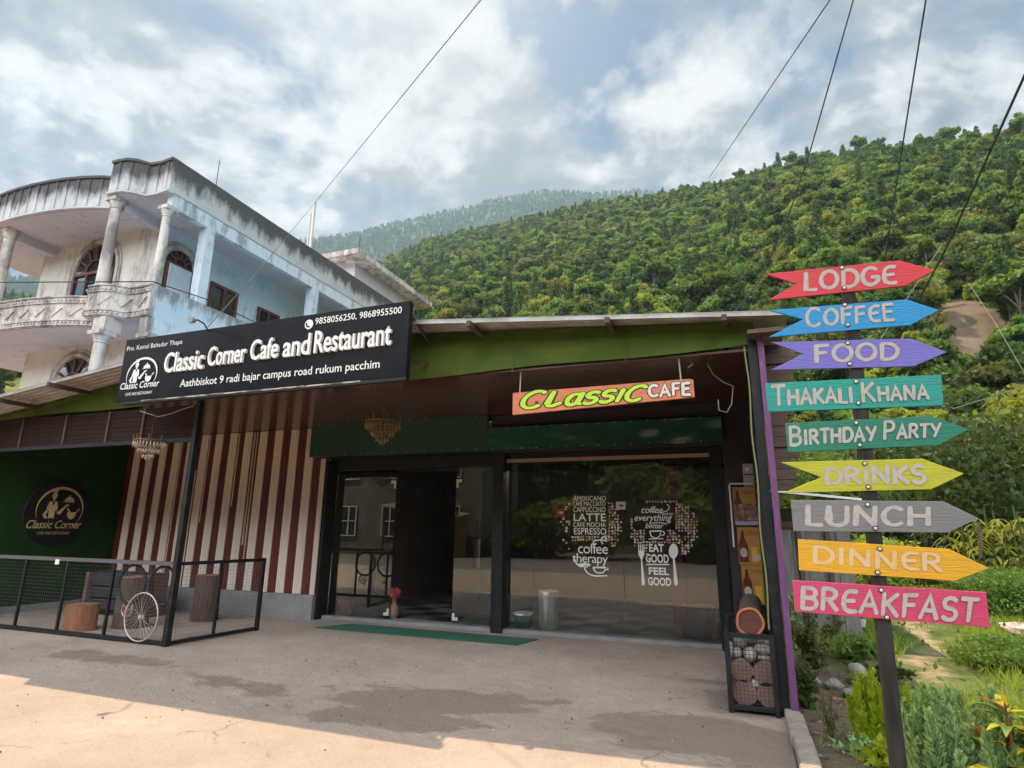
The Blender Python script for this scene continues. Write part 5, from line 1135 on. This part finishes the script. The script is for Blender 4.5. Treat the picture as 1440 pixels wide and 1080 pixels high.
# ================================================================== ACROSS THE ROAD (seen in the glass)
nb = thing('neighbour_house', 'pale plastered house across the road mirrored in the glass', 'house', (-20, -13, 0))
H_NB = plaster('neighbour_plaster', (.20, .185, .17), (.16, .15, .135), (.09, .085, .08), .3)
MB().box(-30, -13.5, -19, -13, 0, 7.4).build('wall', H_NB, nb); MB().box(-30.4, -13.1, -19, -12.3, 7.4, 7.6).build('roof_slab', H_PAR, nb)
for x in (-27, -23.5, -20, -16.5):
    for z in (1.0, 4.4):
        w = MB(); w.box(x, x+1.7, -12.99, -12.93, z, z+1.8); f = w.build('window', H_GLS, nb); g = MB()
        for k in range(4): g.box(x+k*.55-.02, x+k*.55+.05, -12.93, -12.88, z, z+1.8)
        for k in range(3): g.box(x, x+1.7, -12.93, -12.885, z+k*.87, z+k*.87+.06)
        g.build('frame', P_WHT, f)
ts = thing('road_stall', 'yellow plank stall with a rusty tin roof across the road', 'stall', (-17, -11.5, 0))
MB().poly([(-19, -12.6, 2.9), (-14, -12.6, 2.3), (-14, -11, 2.1), (-19, -11, 2.7)], (0, 0, .06)).build('roof', P_TIN, ts)
for x in (-18.8, -17.2, -15.8, -14.2): MB().box(x, x+.12, -11.2, -11.08, 0, 2.4).build('post', P_BRN, ts)
MB().box(-18.7, -14.2, -12.5, -12.4, 0, 2.3).build('wall', mat('yellow_plank', (.42, .30, .12), .8, (.34, .24, .1), scale=4), ts)
for k in range(4): MB().box(-16.0+k*.0, -15.2, -11.5, -11.3, .3+k*.22, .48+k*.22).build('crate', P_CUT, ts)

# ================================================================== VEGETATION
L_DK = leafmat('leaf_deep_green', (.042, .082, .022), (.078, .125, .034))
L_MD = leafmat('leaf_mid_green', (.09, .155, .028), (.145, .215, .044))
L_LT = leafmat('leaf_light_green', (.20, .245, .035), (.28, .30, .06), trans=.5)
L_OL = leafmat('leaf_olive', (.11, .13, .04), (.17, .18, .06))
L_YE = leafmat('leaf_yellow_green', (.32, .42, .015), (.44, .50, .04), trans=.5)
L_CY = leafmat('cypress_green', (.22, .34, .14), (.32, .44, .20), trans=.35)
P_TRK = mat('tree_bark', (.10, .075, .05), .95, (.06, .045, .032), scale=6, bump=.6)
def trunk_mesh(h, r, lean=(0, 0), limbs=(), sd=0):
    mb = MB(); rg = random.Random(sd); pts = []; rs = []
    for k in range(6): f = k/5; pts.append((lean[0]*f*f+rg.uniform(-.04, .04)*h*.3, lean[1]*f*f+rg.uniform(-.04, .04)*h*.3, h*f-.2)); rs.append(r*(1-.65*f))
    mb.tube(pts, rs, 7)
    for (x, y, z, f) in limbs:
        p = pts[max(1, int(f*5))]; m_ = ((p[0]+x)/2, (p[1]+y)/2, (p[2]+z)/2+.1*h*.2); mb.tube([p, m_, (x, y, z)], [r*.5, r*.35, r*.15], 5)
    return mb
PROTO = []
def proto(name, kind, blobs, n, size, lm, h, r, sd, limbs=True, up=.3):
    rg = np.random.default_rng(sd); me = leaf_mesh(name+'_crown', crown_pts(blobs, n, rg), size, lm, sd, up=up)
    tb = trunk_mesh(h, r, limbs=[(b[0], b[1], b[2]-b[5]*.3, .6) for b in blobs[:5]] if limbs else (), sd=sd)
    t = bpy.data.meshes.new(name+'_trunk'); t.from_pydata(tb.v, [], tb.f); t.materials.append(P_TRK)
    PROTO.append((kind, me, t)); return me, t
def blobset(sd, n, R_, H, z0, flat=.8):
    rg = random.Random(sd); out = []
    for k in range(n):
        a = rg.uniform(0, 6.28); d = R_*math.sqrt(rg.random())*.75; z = z0+(H-z0)*rg.uniform(.15, .9); s = R_*rg.uniform(.32, .6)*(1.15-.5*(z-z0)/(H-z0)); out.append((d*math.cos(a), d*math.sin(a), z, s, s, s*flat))
    return out
proto('a', 'rounded dark', blobset(1, 11, 2.8, 7.2, 1.8), 1900, .42, [L_DK], 4.5, .22, 1)
proto('b', 'bushy mid green', blobset(2, 12, 3.1, 6.2, 1.0), 1900, .42, [L_MD], 3.5, .20, 2)
proto('c', 'pale loose', blobset(3, 9, 2.4, 6.8, 2.4, .7), 1300, .40, [L_LT], 4.8, .16, 3)
proto('d', 'tall narrow dark', [(0, 0, 2.5+k*1.15, 1.35-.13*k, 1.35-.13*k, 1.0) for k in range(7)], 1700, .36, [L_DK], 8.0, .2, 4)
proto('e', 'olive spreading', blobset(5, 10, 3.4, 5.6, 2.6, .5), 1500, .42, [L_OL], 4.2, .2, 5)
proto('f', 'low light green', blobset(6, 9, 2.2, 3.0, .2, .75), 1400, .36, [L_LT], 1.6, .1, 6)
proto('g', 'low mid green', blobset(7, 9, 2.4, 3.4, .2, .75), 1400, .36, [L_MD], 1.8, .1, 7)
proto('h', 'tall open crowned', blobset(8, 7, 2.6, 9.5, 6.0, .55), 1200, .42, [L_MD], 8.2, .2, 8)
def tree(name, k, loc, sc, rz, label, group, cat='tree'):
    kind, cm, tm = PROTO[k]; t = thing(name, label, cat, loc, group); t.rotation_euler = (0, 0, rz); t.scale = (sc,)*3
    mesh_child(cm, 'crown', t); mesh_child(tm, 'trunk', t); return t
rg = np.random.default_rng(21)
def hill_at(px, py):        # where the view over (px,py) meets the slope
    d = ray(px, py); az = math.degrees(math.atan2(d[0], d[1])); e = d[2]/math.hypot(d[0], d[1]); lo = 0.
    for v in np.linspace(.0, 1.0, 400):
        p = hill_pt(az, v); 
        if (p[2]-1.55)/math.hypot(p[0], p[1]) > e: break
    return az, v, p
BARE = hill_at(1335, 443); BARE = (18.6, BARE[1])
def bare(az, v): return abs(az-18.9)/3.0+abs(v-BARE[1])/.075 < 1
m_bare = mat('bare_earth', (.15, .095, .055), .95, (.09, .065, .04), scale=1.2, bump=.6, bscale=5)
us = np.linspace(-1, 1, 26)
def bare_pt(u, w): 
    az = 18.9+u*3.0*(1-.25*w*w)+.25*math.sin(7*w); v = BARE[1]+w*.06*(1-.35*abs(u)**3); p = hill_pt(az, v); return (p[0], p[1], p[2]+.35)
o = sheet('bare_soil', bare_pt, us, np.linspace(-1, 1, 14), m_bare)
# trees one can tell apart: skyline and lower slope
LAB = {0: 'rounded dark green tree', 1: 'bushy mid green tree', 2: 'pale loose leaved tree', 3: 'tall narrow dark tree', 4: 'olive tree with flat spreading crown', 5: 'low light green tree', 6: 'low mid green tree', 7: 'tall tree with a high open crown'}
for i in range(90):           # skyline
    az = -6+32*(i+rg.uniform(-1.2, 1.2))/89; k = int(rg.choice([0, 1, 2, 7, 7, 4, 0, 3])); p = hill_pt(az, rg.uniform(.965, 1.01))
    tree('ridge_tree', k, (p[0], p[1], p[2]-.3), rg.choice([.5, .65, .8, 1.05])*rg.uniform(.85, 1.15)*(1 if az > 0 else .75), rg.uniform(0, 6.28), LAB[k]+' standing on the skyline of the near hill', 'skyline trees, '+LAB[k])
for i in range(120):          # lower slope, seen between roof, boards and right edge
    az = rg.uniform(-28, 30); v = rg.uniform(.10, .42) if az < 9 else rg.uniform(.03, .34)
    if az < 9 and v < .25: v += .15
    if bare(az, v) or bare(az, v+.05): continue
    k = int(rg.choice([0, 1, 2, 3, 4, 5, 6, 5, 6, 1])); p = hill_pt(az, v)
    tree('hillside_tree', k, (p[0], p[1], p[2]-.2), rg.uniform(.5, .85)*(.62 if v < .12 else .8), rg.uniform(0, 6.28), LAB[k]+' among others on the lower slope of the hill', 'lower slope trees, '+LAB[k])
# the wood that covers hill and mountain reads as one mass each
KC = bpy.data.collections.new('forest_kinds')
for k, (kind, cm, tm) in enumerate(PROTO):
    b = bmesh.new(); b.from_mesh(cm); nf = len(b.faces); b.from_mesh(tm); me = bpy.data.meshes.new('kind_%d' % k)
    b.faces.ensure_lookup_table()
    for f in b.faces[nf:]: f.material_index = 1
    b.to_mesh(me); b.free(); me.materials.append(cm.materials[0]); me.materials.append(P_TRK); KC.objects.link(bpy.data.objects.new('kind_%d' % k, me))
def scatter(name, pts, sc, idx, tilt=.06):
    me = bpy.data.meshes.new(name); me.from_pydata([tuple(p) for p in pts], [], [])
    a = me.attributes.new('sc', 'FLOAT', 'POINT'); a.data.foreach_set('value', np.asarray(sc, np.float32))
    a = me.attributes.new('ki', 'INT', 'POINT'); a.data.foreach_set('value', np.asarray(idx, np.int32))
    a = me.attributes.new('rz', 'FLOAT_VECTOR', 'POINT'); a.data.foreach_set('vector', np.stack([rg.normal(0, tilt, len(pts)), rg.normal(0, tilt, len(pts)), rg.uniform(0, 6.28, len(pts))], 1).astype(np.float32).ravel())
    o = bpy.data.objects.new(name, me); COL.objects.link(o); o['kind'] = 'stuff'
    g = bpy.data.node_groups.new(name, 'GeometryNodeTree'); g.interface.new_socket('Geometry', in_out='INPUT', socket_type='NodeSocketGeometry'); g.interface.new_socket('Geometry', in_out='OUTPUT', socket_type='NodeSocketGeometry')
    gi = g.nodes.new('NodeGroupInput'); go = g.nodes.new('NodeGroupOutput'); ip = g.nodes.new('GeometryNodeInstanceOnPoints'); ci = g.nodes.new('GeometryNodeCollectionInfo')
    ci.inputs['Collection'].default_value = KC; ci.inputs['Separate Children'].default_value = True; ci.inputs['Reset Children'].default_value = True
    def na(n, t): q = g.nodes.new('GeometryNodeInputNamedAttribute'); q.data_type = t; q.inputs[0].default_value = n; return next(s for s in q.outputs if s.enabled and s.name == 'Attribute')
    ip.inputs['Pick Instance'].default_value = True
    g.links.new(gi.outputs[0], ip.inputs['Points']); g.links.new(ci.outputs[0], ip.inputs['Instance']); g.links.new(na('ki', 'INT'), ip.inputs['Instance Index']); g.links.new(na('sc', 'FLOAT'), ip.inputs['Scale'])
    e2 = g.nodes.new('FunctionNodeEulerToRotation'); g.links.new(na('rz', 'FLOAT_VECTOR'), e2.inputs[0]); g.links.new(e2.outputs[0], ip.inputs['Rotation'])
    g.links.new(ip.outputs[0], go.inputs[0]); md = o.modifiers.new('scatter', 'NODES'); md.node_group = g; return o
pts, sc, idx = [], [], []
while len(pts) < 19000:
    az = rg.uniform(-68, 34); d0, dr = hill_base(az), tab(HILL, az, 2); d = math.sqrt(rg.uniform((d0+4)**2, dr**2)); v = (d-d0)/(dr-d0)
    if rg.random() > (1 if az > -40 else .45) or bare(az, v) or bare(az, v+.03): continue
    clear = hash_noise(az*.9+3, v*9) > .45 and v < .75          # clearings and terraces
    x, y, z = hill_pt(az, v); far = v > .5
    k = int(rg.choice([5, 6, 5, 2]) if clear else rg.choice([0, 1, 2, 3, 4, 5, 6, 7, 1, 6], p=[.15, .16, .10, .08, .08, .10, .12, .05, .1, .06]))
    pts.append((x, y, z-.25)); sc.append((rg.uniform(.22, .45) if clear else rg.uniform(.36, .95))*(.8 if v < .35 and az > 10 else 1)*(.75 if v < .15 else 1)); idx.append(k)
scatter('hillside_forest', pts, sc, idx)
pts, sc, idx = [], [], []
for _ in range(14000):
    az = rg.uniform(-75, 6); v = rg.uniform(.25, 1.0)**.8
    x, y, z = far_pt(az, v); pts.append((x, y, z-.5)); sc.append(rg.uniform(1.0, 1.9)*(1.0 if v < .93 else .8)); idx.append(int(rg.choice([0, 0, 1, 3, 3])))
scatter('mountain_forest', pts, sc, idx)
pts, sc, idx = [], [], []
for _ in range(2600):
    v = rg.uniform(.02, 1); x, y, z = opp_pt(rg.uniform(-105, 105), v); pts.append((x, y, z-.3)); sc.append(rg.uniform(.8, 1.7)); idx.append(int(rg.choice([0, 3, 0, 3])))
scatter('opposite_forest', pts, sc, idx)

# ---- garden: grass
P_GRS = leafmat('grass_green', (.19, .27, .035), (.30, .36, .07), trans=.45); P_GRD = leafmat('grass_dry', (.20, .19, .07), (.26, .23, .10), trans=.3)
def path_x(y): return -.2+.247*y if y > 7.4 else -9
def grass(name, n, box, h, w, m, sd, keep):
    rg = np.random.default_rng(sd); x = rg.uniform(box[0], box[1], n); y = box[2]+(box[3]-box[2])*rg.random(n)**1.4; ok = np.array([keep(a, b, rg.random()) for a, b in zip(x, y)]); x, y = x[ok], y[ok]; n = len(x)
    hh = h*(.4+.9*rg.random(n)); a = rg.uniform(0, 6.28, n); b = rg.normal(0, .4, (n, 2))*hh[:, None]; ww = w*(.6+.8*rg.random(n))*(1+y*.03); z = np.array([gz(p, q) for p, q in zip(x, y)])
    V = np.stack([np.stack([x-ww*np.cos(a), y-ww*np.sin(a), z], 1), np.stack([x+ww*np.cos(a), y+ww*np.sin(a), z], 1), np.stack([x+b[:, 0], y+b[:, 1], z+hh], 1)], 1).reshape(-1, 3)
    me = bpy.data.meshes.new(name); me.vertices.add(3*n); me.vertices.foreach_set('co', V.ravel()); me.loops.add(3*n); me.loops.foreach_set('vertex_index', np.arange(3*n, dtype=np.int32)); me.polygons.add(n); me.polygons.foreach_set('loop_start', np.arange(0, 3*n, 3, dtype=np.int32)); me.update(calc_edges=True); me.materials.append(m)
    o = bpy.data.objects.new(name, me); COL.objects.link(o); o['kind'] = 'stuff'
def keepg(x, y, r): return abs(x-path_x(y)-.0) > .30+.18*math.sin(y*1.7)+r*.3 and (x > 1.35+.25*math.sin(y*3) or y > 9.5) and hash_noise(x*1.1, y*1.3)+r*1.6 > .1
grass('grass', 170000, (.5, 15, 4.2, 26), .15, .011, P_GRS, 1, keepg)
grass('dry_grass', 9000, (.45, 16, 4.2, 26), .09, .007, P_GRD, 2, lambda x, y, r: abs(x-path_x(y)) > .3 and r > .35)
# broad-leaved ground cover in the meadow
rgc = np.random.default_rng(9); P = []
for _ in range(900):
    x, y = rgc.uniform(1.2, 16), rgc.uniform(6.5, 30)
    if abs(x-path_x(y)) < .75: continue
    s = rgc.uniform(.15, .5)*(1+y*.03); n = 46; q = rgc.normal(size=(n, 3))*np.array([s, s, .1*s]); q[:, 2] = gz(x, y)+abs(rgc.normal(0, .3, n))*s*.75; P.append(q*[1, 1, 1]+[x, y, 0])
me = leaf_mesh('ground_cover', np.concatenate(P), .05, leafmat('weed_green', (.09, .16, .025), (.15, .22, .05), trans=.4), 4, up=1.2, aspect=1.3); o = mesh_child(me, 'ground_cover', None); o['kind'] = 'stuff'

mb = MB(); rr = random.Random(5)
for _ in range(260):      # grit on the forecourt
    x, y = rr.uniform(-9, .2), rr.uniform(2.2, 8.4); s = rr.uniform(.004, .013); mb.mat(rr.randrange(2)); mb.blob((x, y, s*.4), (s, s*rr.uniform(.6, 1), s*.6), rr.randrange(99), .2, 5, 4)
o = mb.build('grit', [mat('grit_dark', (.10, .085, .07), .9), mat('grit_pale', (.40, .35, .29), .9)], fix=False); o['kind'] = 'stuff'
# ---- bushes at the foot of the hill, each its own
def bush(label, px, py, d, w, h, lm, sd, n=1500, size=.16, name='bush', cat='bush'):
    q = ray(px, py); k = d/math.hypot(q[0], q[1]); x, y = q[0]*k, q[1]*k; rg = np.random.default_rng(sd); rr = random.Random(sd)
    bl = [(x+rr.uniform(-.6, .6)*w/2, y+rr.uniform(-.5, .5)*w/2, h*rr.uniform(.2, .8), w*rr.uniform(.18, .32), w*rr.uniform(.18, .32), h*rr.uniform(.16, .30)) for _ in range(9)]
    t = thing(name, label, cat, (x, y, 0)); me = leaf_mesh('foliage', crown_pts(bl, n, rg, .5), size, lm, sd, up=.4); o = mesh_child(me, 'foliage', t); o.matrix_parent_inverse = Matrix.Translation((-x, -y, 0))
    mb = MB()
    for b in bl[:6]: mb.tube([(x+rr.uniform(-.1, .1), y, 0), ((x+b[0])/2, (y+b[1])/2, b[2]*.5), (b[0], b[1], b[2])], [.05, .035, .012], 5)
    mb.build('stems', P_TRK, t)
bush('big leafy green bush behind the tips of the green and lime boards', 1395, 640, 22, 6.0, 5.0, [L_DK], 31, 9000, .13)
bush('dark bush at the hill foot behind the violet and turquoise boards', 1250, 560, 25, 6.0, 5.5, L_DK, 32, 8000, .14)
bush('light green bush at the right edge below the bare earth patch', 1430, 500, 29, 5.0, 7.2, L_LT, 33, 6000, .16)
bush('yellowish shrub on the slope right of the bare earth patch', 1422, 420, 48, 5, 14.2, L_LT, 34, 4000, .24)
bush('dark green bush behind the lime DRINKS board', 1160, 640, 21, 5.0, 4.2, L_MD, 35, 6000, .13)
bush('low weedy bush at the right edge beside the grey LUNCH board', 1425, 775, 15.5, 2.4, .85, L_MD, 36, 10000, .045)
bush('low weedy bush between the LUNCH and DINNER board tips', 1365, 775, 19, 2.6, .9, L_LT, 37, 9000, .05)
bush('low bushy weeds behind the grey shed', 1195, 760, 17, 2.6, 1.6, L_LT, 38, 3500, .08)
bush('small weedy bush at the right edge beside the BREAKFAST board', 1418, 858, 9.8, 1.3, .36, L_MD, 39, 6500, .026)
# reed-like plants
def reeds(label, px, py, d, n, h, sd):
    q = ray(px, py); k = d/math.hypot(q[0], q[1]); x, y = q[0]*k, q[1]*k; rr = random.Random(sd); t = thing('corn_clump', label, 'plant', (x, y, 0)); mb = MB()
    for i in range(n):
        bx, by = x+rr.uniform(-.9, .9), y+rr.uniform(-.6, .6); z0 = h*rr.uniform(.3, .8); a = rr.uniform(0, 6.28); L_ = rr.uniform(.5, 1.0); w = .035; pts = []
        for j in range(6): f = j/5; pts.append((bx+L_*f*math.cos(a)*.8, by+L_*f*math.sin(a)*.8, z0+L_*(f*.9-f*f*1.0)))
        s = (-math.sin(a)*w, math.cos(a)*w); vs = []
        for j, p in enumerate(pts): ww = 1-abs(j/5-.3)*1.2; vs += [(p[0]+s[0]*ww, p[1]+s[1]*ww, p[2]), (p[0]-s[0]*ww, p[1]-s[1]*ww, p[2])]
        mb.add(vs, [(2*j, 2*j+1, 2*j+3, 2*j+2) for j in range(5)])
    mb.build('leaves', L_LT, t, fix=False); mb = MB()
    for i in range(16): bx, by = x+rr.uniform(-.9, .9), y+rr.uniform(-.6, .6); mb.tube([(bx, by, 0), (bx+rr.uniform(-.1, .1), by, h*rr.uniform(.7, 1))], .018, 4)
    mb.build('stalks', L_MD, t)
reeds('clump of long leaved corn behind the tip of the grey LUNCH board', 1398, 700, 17.5, 110, 2.2, 51)
reeds('clump of long leaved corn at the right edge above the weeds', 1440, 690, 19, 90, 2.3, 52)
mb = MB(); mb.tube([tuple(aY(1379, 785, 9.)), tuple(aY(1377, 733, 9.))], .018, 5); tag(mb.build('stake', P_BRN), 'thin wooden stake in the meadow under the LUNCH board tip', 'stake')

# ---- shrubs in the bed
def conifer(label, c, r, h, lm, sd, n, size, tops, up):
    rg = np.random.default_rng(sd); rr = random.Random(sd); t = thing('cypress_shrub', label, 'shrub', c); P, D = [], []
    for k in range(tops):       # upright flame-shaped sprays
        a = rr.uniform(0, 6.28); d = r*math.sqrt(rr.random())*.8; bx, by = c[0]+d*math.cos(a), c[1]+d*math.sin(a); hh = h*rr.uniform(.62, 1.0)*(1-.35*(d/r)**2); m_ = n//tops
        f = rg.random(m_)**.8; th = rg.uniform(0, 6.28, m_); rad = r*.30*(1-f)**.7*np.sqrt(rg.random(m_))+.004
        lean = np.array([math.cos(a), math.sin(a)])*d*.35
        q = np.stack([bx+lean[0]*f+rad*np.cos(th), by+lean[1]*f+rad*np.sin(th), c[2]+hh*(.05+.95*f)], 1); P.append(q)
        D.append(np.stack([np.cos(th)*.55, np.sin(th)*.55, np.full(m_, up)], 1))
    me = leaf_mesh('foliage', np.concatenate(P), size, lm, sd, aspect=2.6, dirs=np.concatenate(D)); o = mesh_child(me, 'foliage', t); o.matrix_parent_inverse = Matrix.Translation(-Vector(c))
    mb = MB(); mb.tube([c, (c[0], c[1], c[2]+h*.6)], [.025, .008], 6); mb.build('stem', P_TRK, t)
conifer('rounded grey green cypress shrub right of the signpost', (1.13, 4.45, -.03), .27, .80, L_CY, 61, 30000, .016, 70, 1.0)
conifer('yellow green cypress shrub directly behind the signpost', (.90, 5.55, -.03), .19, .62, L_YE, 62, 9000, .018, 26, 1.0)
def croton(label, c, sd):
    rr = random.Random(sd); t = thing('croton', label, 'plant', c); ms = [mat('croton_yellow', (.62, .45, .03), .45, (.30, .36, .03), scale=14, trans=.35), mat('croton_red', (.55, .07, .015), .45, (.62, .30, .03), scale=12, trans=.35), mat('croton_green', (.07, .17, .03), .45, (.24, .30, .04), scale=12, trans=.35)]
    st = MB(); heads = [(c[0]+dx, c[1]+dy, hh) for dx, dy, hh in ((0, 0, .66), (.12, .05, .55), (-.08, .06, .46), (.17, -.08, .42), (.05, -.12, .34))]
    lf = [MB(), MB(), MB()]
    for h_ in heads:
        st.tube([(c[0], c[1], c[2]), ((c[0]+h_[0])/2, (c[1]+h_[1])/2, h_[2]*.5), h_], [.012, .009, .006], 5)
        for i in range(30):
            f = rr.random(); a = rr.uniform(0, 6.28); z = h_[2]-.20*f; L_ = .09+.17*rr.random()*(.5+f); el = .9-1.0*f+rr.uniform(-.2, .2); w = L_*.22
            d = Vector((math.cos(a)*math.cos(el), math.sin(a)*math.cos(el), math.sin(el))); s = d.cross(Vector((0, 0, 1))).normalized(); n_ = s.cross(d); b = Vector((h_[0]+(c[0]-h_[0])*f*.3, h_[1]+(c[1]-h_[1])*f*.3, z)); vs = []
            for j in range(6):
                q = j/5; ww = w*math.sin(PI*(.08+.92*q)**.8)*.5; m_ = b+d*L_*q-n_*0+Vector((0, 0, -.35*L_*q*q)); vs += [m_+s*ww+n_*ww*.3, m_, m_-s*ww+n_*ww*.3]
            k = 1 if f < .22 and rr.random() < .7 else (0 if rr.random() < .5 else 2)
            lf[k].add(vs, [(3*j+a_, 3*j+a_+1, 3*j+a_+4, 3*j+a_+3) for j in range(5) for a_ in (0, 1)])
    st.build('stem', mat('croton_stem', (.20, .04, .03), .6), t)
    for k, nm in enumerate(('yellow_leaves', 'red_leaves', 'green_leaves')): lf[k].build(nm, ms[k], t, smooth=True, fix=False)
croton('croton with yellow and red leaves at the right edge of the bed', (1.29, 4.22, -.03), 71)
def weed(label, c, r, h, lm, sd, n, size, name='weed', cat='plant'):
    rg = np.random.default_rng(sd); rr = random.Random(sd); t = thing(name, label, cat, c); P = []; mb = MB()
    for k in range(9):
        a = rr.uniform(0, 6.28); e = (c[0]+r*rr.uniform(.3, 1)*math.cos(a), c[1]+r*rr.uniform(.3, 1)*math.sin(a), c[2]+h*rr.uniform(.5, 1)); mb.tube([c, ((c[0]+e[0])/2, (c[1]+e[1])/2, c[2]+(e[2]-c[2])*.65), e], [.006, .005, .002], 4)
        f = rg.random(n//9)[:, None]; P.append(np.array(c)+(np.array(e)-np.array(c))*f+rg.normal(0, size*.8, (n//9, 3))*[1, 1, .6])
    me = leaf_mesh('leaves', np.concatenate(P), size, lm, sd, up=.6); o = mesh_child(me, 'leaves', t); o.matrix_parent_inverse = Matrix.Translation(-Vector(c)); mb.build('stems', P_TRK, t)
weed('dark leafy weed against the purple batten by the gabion', (.50, 6.55, -.03), .13, .40, L_DK, 81, 260, .045)
weed('spindly weed in front of the bed, left of the signpost', (.56, 5.6, -.03), .10, .42, L_OL, 82, 130, .025)
weed('low grey green tuft at the front of the bed', (.66, 5.35, -.03), .16, .16, L_CY, 83, 420, .025)
weed('straggly bush in the shade behind the bed stones', (.75, 8.4, -.03), .40, .75, L_OL, 84, 800, .04)
weed('pale green weed beside the shed wall', (.62, 9.6, -.03), .25, .75, L_CY, 85, 500, .05)
weed('low leafy weed behind the signpost foot', (.80, 5.2, -.03), .12, .16, L_YE, 86, 160, .05)
weed('green weed beyond the stones beside the dirt path', (1.35, 9.2, -.03), .4, .30, L_MD, 87, 900, .05)
weed('shaded weed patch between the bed stones and the path', (1.3, 7.9, -.03), .35, .22, L_DK, 88, 900, .035)
# stones and litter in the bed
P_ROCK = mat('bed_rock', (.33, .30, .26), .9, (.22, .20, .17), scale=5, bump=.6)
for i, (px, py, rx, rz_, lab) in enumerate(((1173, 962, .085, .06, 'rounded grey stone at the back of the bed'), (1208, 955, .10, .12, 'large pale pointed stone leaning beside the rounded one'), (1198, 973, .09, .04, 'flat stone lying before the pale pointed stone'), (1146, 958, .06, .06, 'small rough stone by the purple batten'))):
    c = aZ(px, py+6, -.02); tag(MB().blob((c[0], c[1], rz_*.6-.02), (rx, rx*.9, rz_), 30+i, .16, 14, 9).build('rock', P_ROCK, smooth=True), lab, 'stone', 'stones in the bed')
rr = random.Random(8)
mb = MB()
for _ in range(420):
    x, y = rr.uniform(.42, 1.0), rr.uniform(4.6, 8.6); s = rr.uniform(.008, .03); a = rr.uniform(0, 6.28); z = -.018+rr.uniform(0, .012)
    mb.mat(rr.randrange(3)); mb.add([(x+s*math.cos(a), y+s*math.sin(a), z), (x+s*.5*math.cos(a+1.6), y+s*.5*math.sin(a+1.6), z+s*.4), (x-s*math.cos(a), y-s*math.sin(a), z+.002), (x-s*.5*math.cos(a+1.6), y-s*.5*math.sin(a+1.6), z+.001)], [(0, 1, 2, 3)])
o = mb.build('leaf_litter', [mat('dry_leaf', (.16, .11, .075), .9), mat('old_leaf', (.24, .19, .15), .9), mat('dark_leaf', (.07, .05, .035), .9)], fix=False); o['kind'] = 'stuff'
def crumple(label, c, r, m, sd, name, cat):
    mb = MB(); mb.blob(c, (r, r*.8, r*.55), sd, .3, 9, 6); tag(mb.build(name, m), label, cat)
P_BAG = mat('white_film', (.62, .62, .62), .35, trans=.2); P_PINK = mat('pink_petal', (.62, .10, .10), .6)
c = aZ(1173, 982); crumple('scrap of pink plastic on the bed soil', (c[0], c[1], .0), .022, P_PINK, 1, 'plastic_scrap', 'litter')
c = aZ(1200, 992); crumple('small white plastic scrap beside the yellow shrub', (c[0], c[1], .0), .022, P_BAG, 2, 'plastic_scrap', 'litter')
c = aZ(1158, 884); crumple('crumpled white plastic bag in the weeds under the BREAKFAST board', (c[0], c[1], .06), .20, P_BAG, 3, 'plastic_bag', 'litter')
c = aZ(1213, 886); t = MB().tube([(c[0], c[1], .03), (c[0]+.02, c[1], .16)], .05, 10).build('plastic_bottle', P_BAG); tag(t, 'white plastic bottle on the grass left of the post', 'litter')
c = aZ(1432, 892); crumple('piece of torn red and white sheet at the right edge of the meadow', (c[0], c[1], .03), .24, mat('torn_red_sheet', (.55, .22, .18), .7, (.55, .48, .44), scale=9), 4, 'torn_sheet', 'litter')
# hedge across the road, mirrored in the glass
for i in range(9):
    x = -11+i*3.0; tree('roadside_bush', [6, 5, 1, 6][i % 4], (x, -14.5-(i % 3), -.1), .95+.2*(i % 2), i*1.3, LAB[[6, 5, 1, 6][i % 4]]+' across the road mirrored in the glass', 'roadside bushes', 'bush')

# ================================================================== HAZE
m = bpy.data.materials.new('haze_air'); m.use_nodes = True; nt = m.node_tree; nt.nodes.clear(); pv = N(nt, 'ShaderNodeVolumePrincipled'); o_ = N(nt, 'ShaderNodeOutputMaterial'); nt.links.new(pv.outputs[0], o_.inputs['Volume'])
pv.inputs['Color'].default_value = (.55, .78, 1, 1); pv.inputs['Density'].default_value = .00023; pv.inputs['Anisotropy'].default_value = .2
mb = MB(); mb.box(-1600, 1600, -1600, 1600, -1.5, 900); hz = mb.build('haze', m); hz['kind'] = 'stuff'
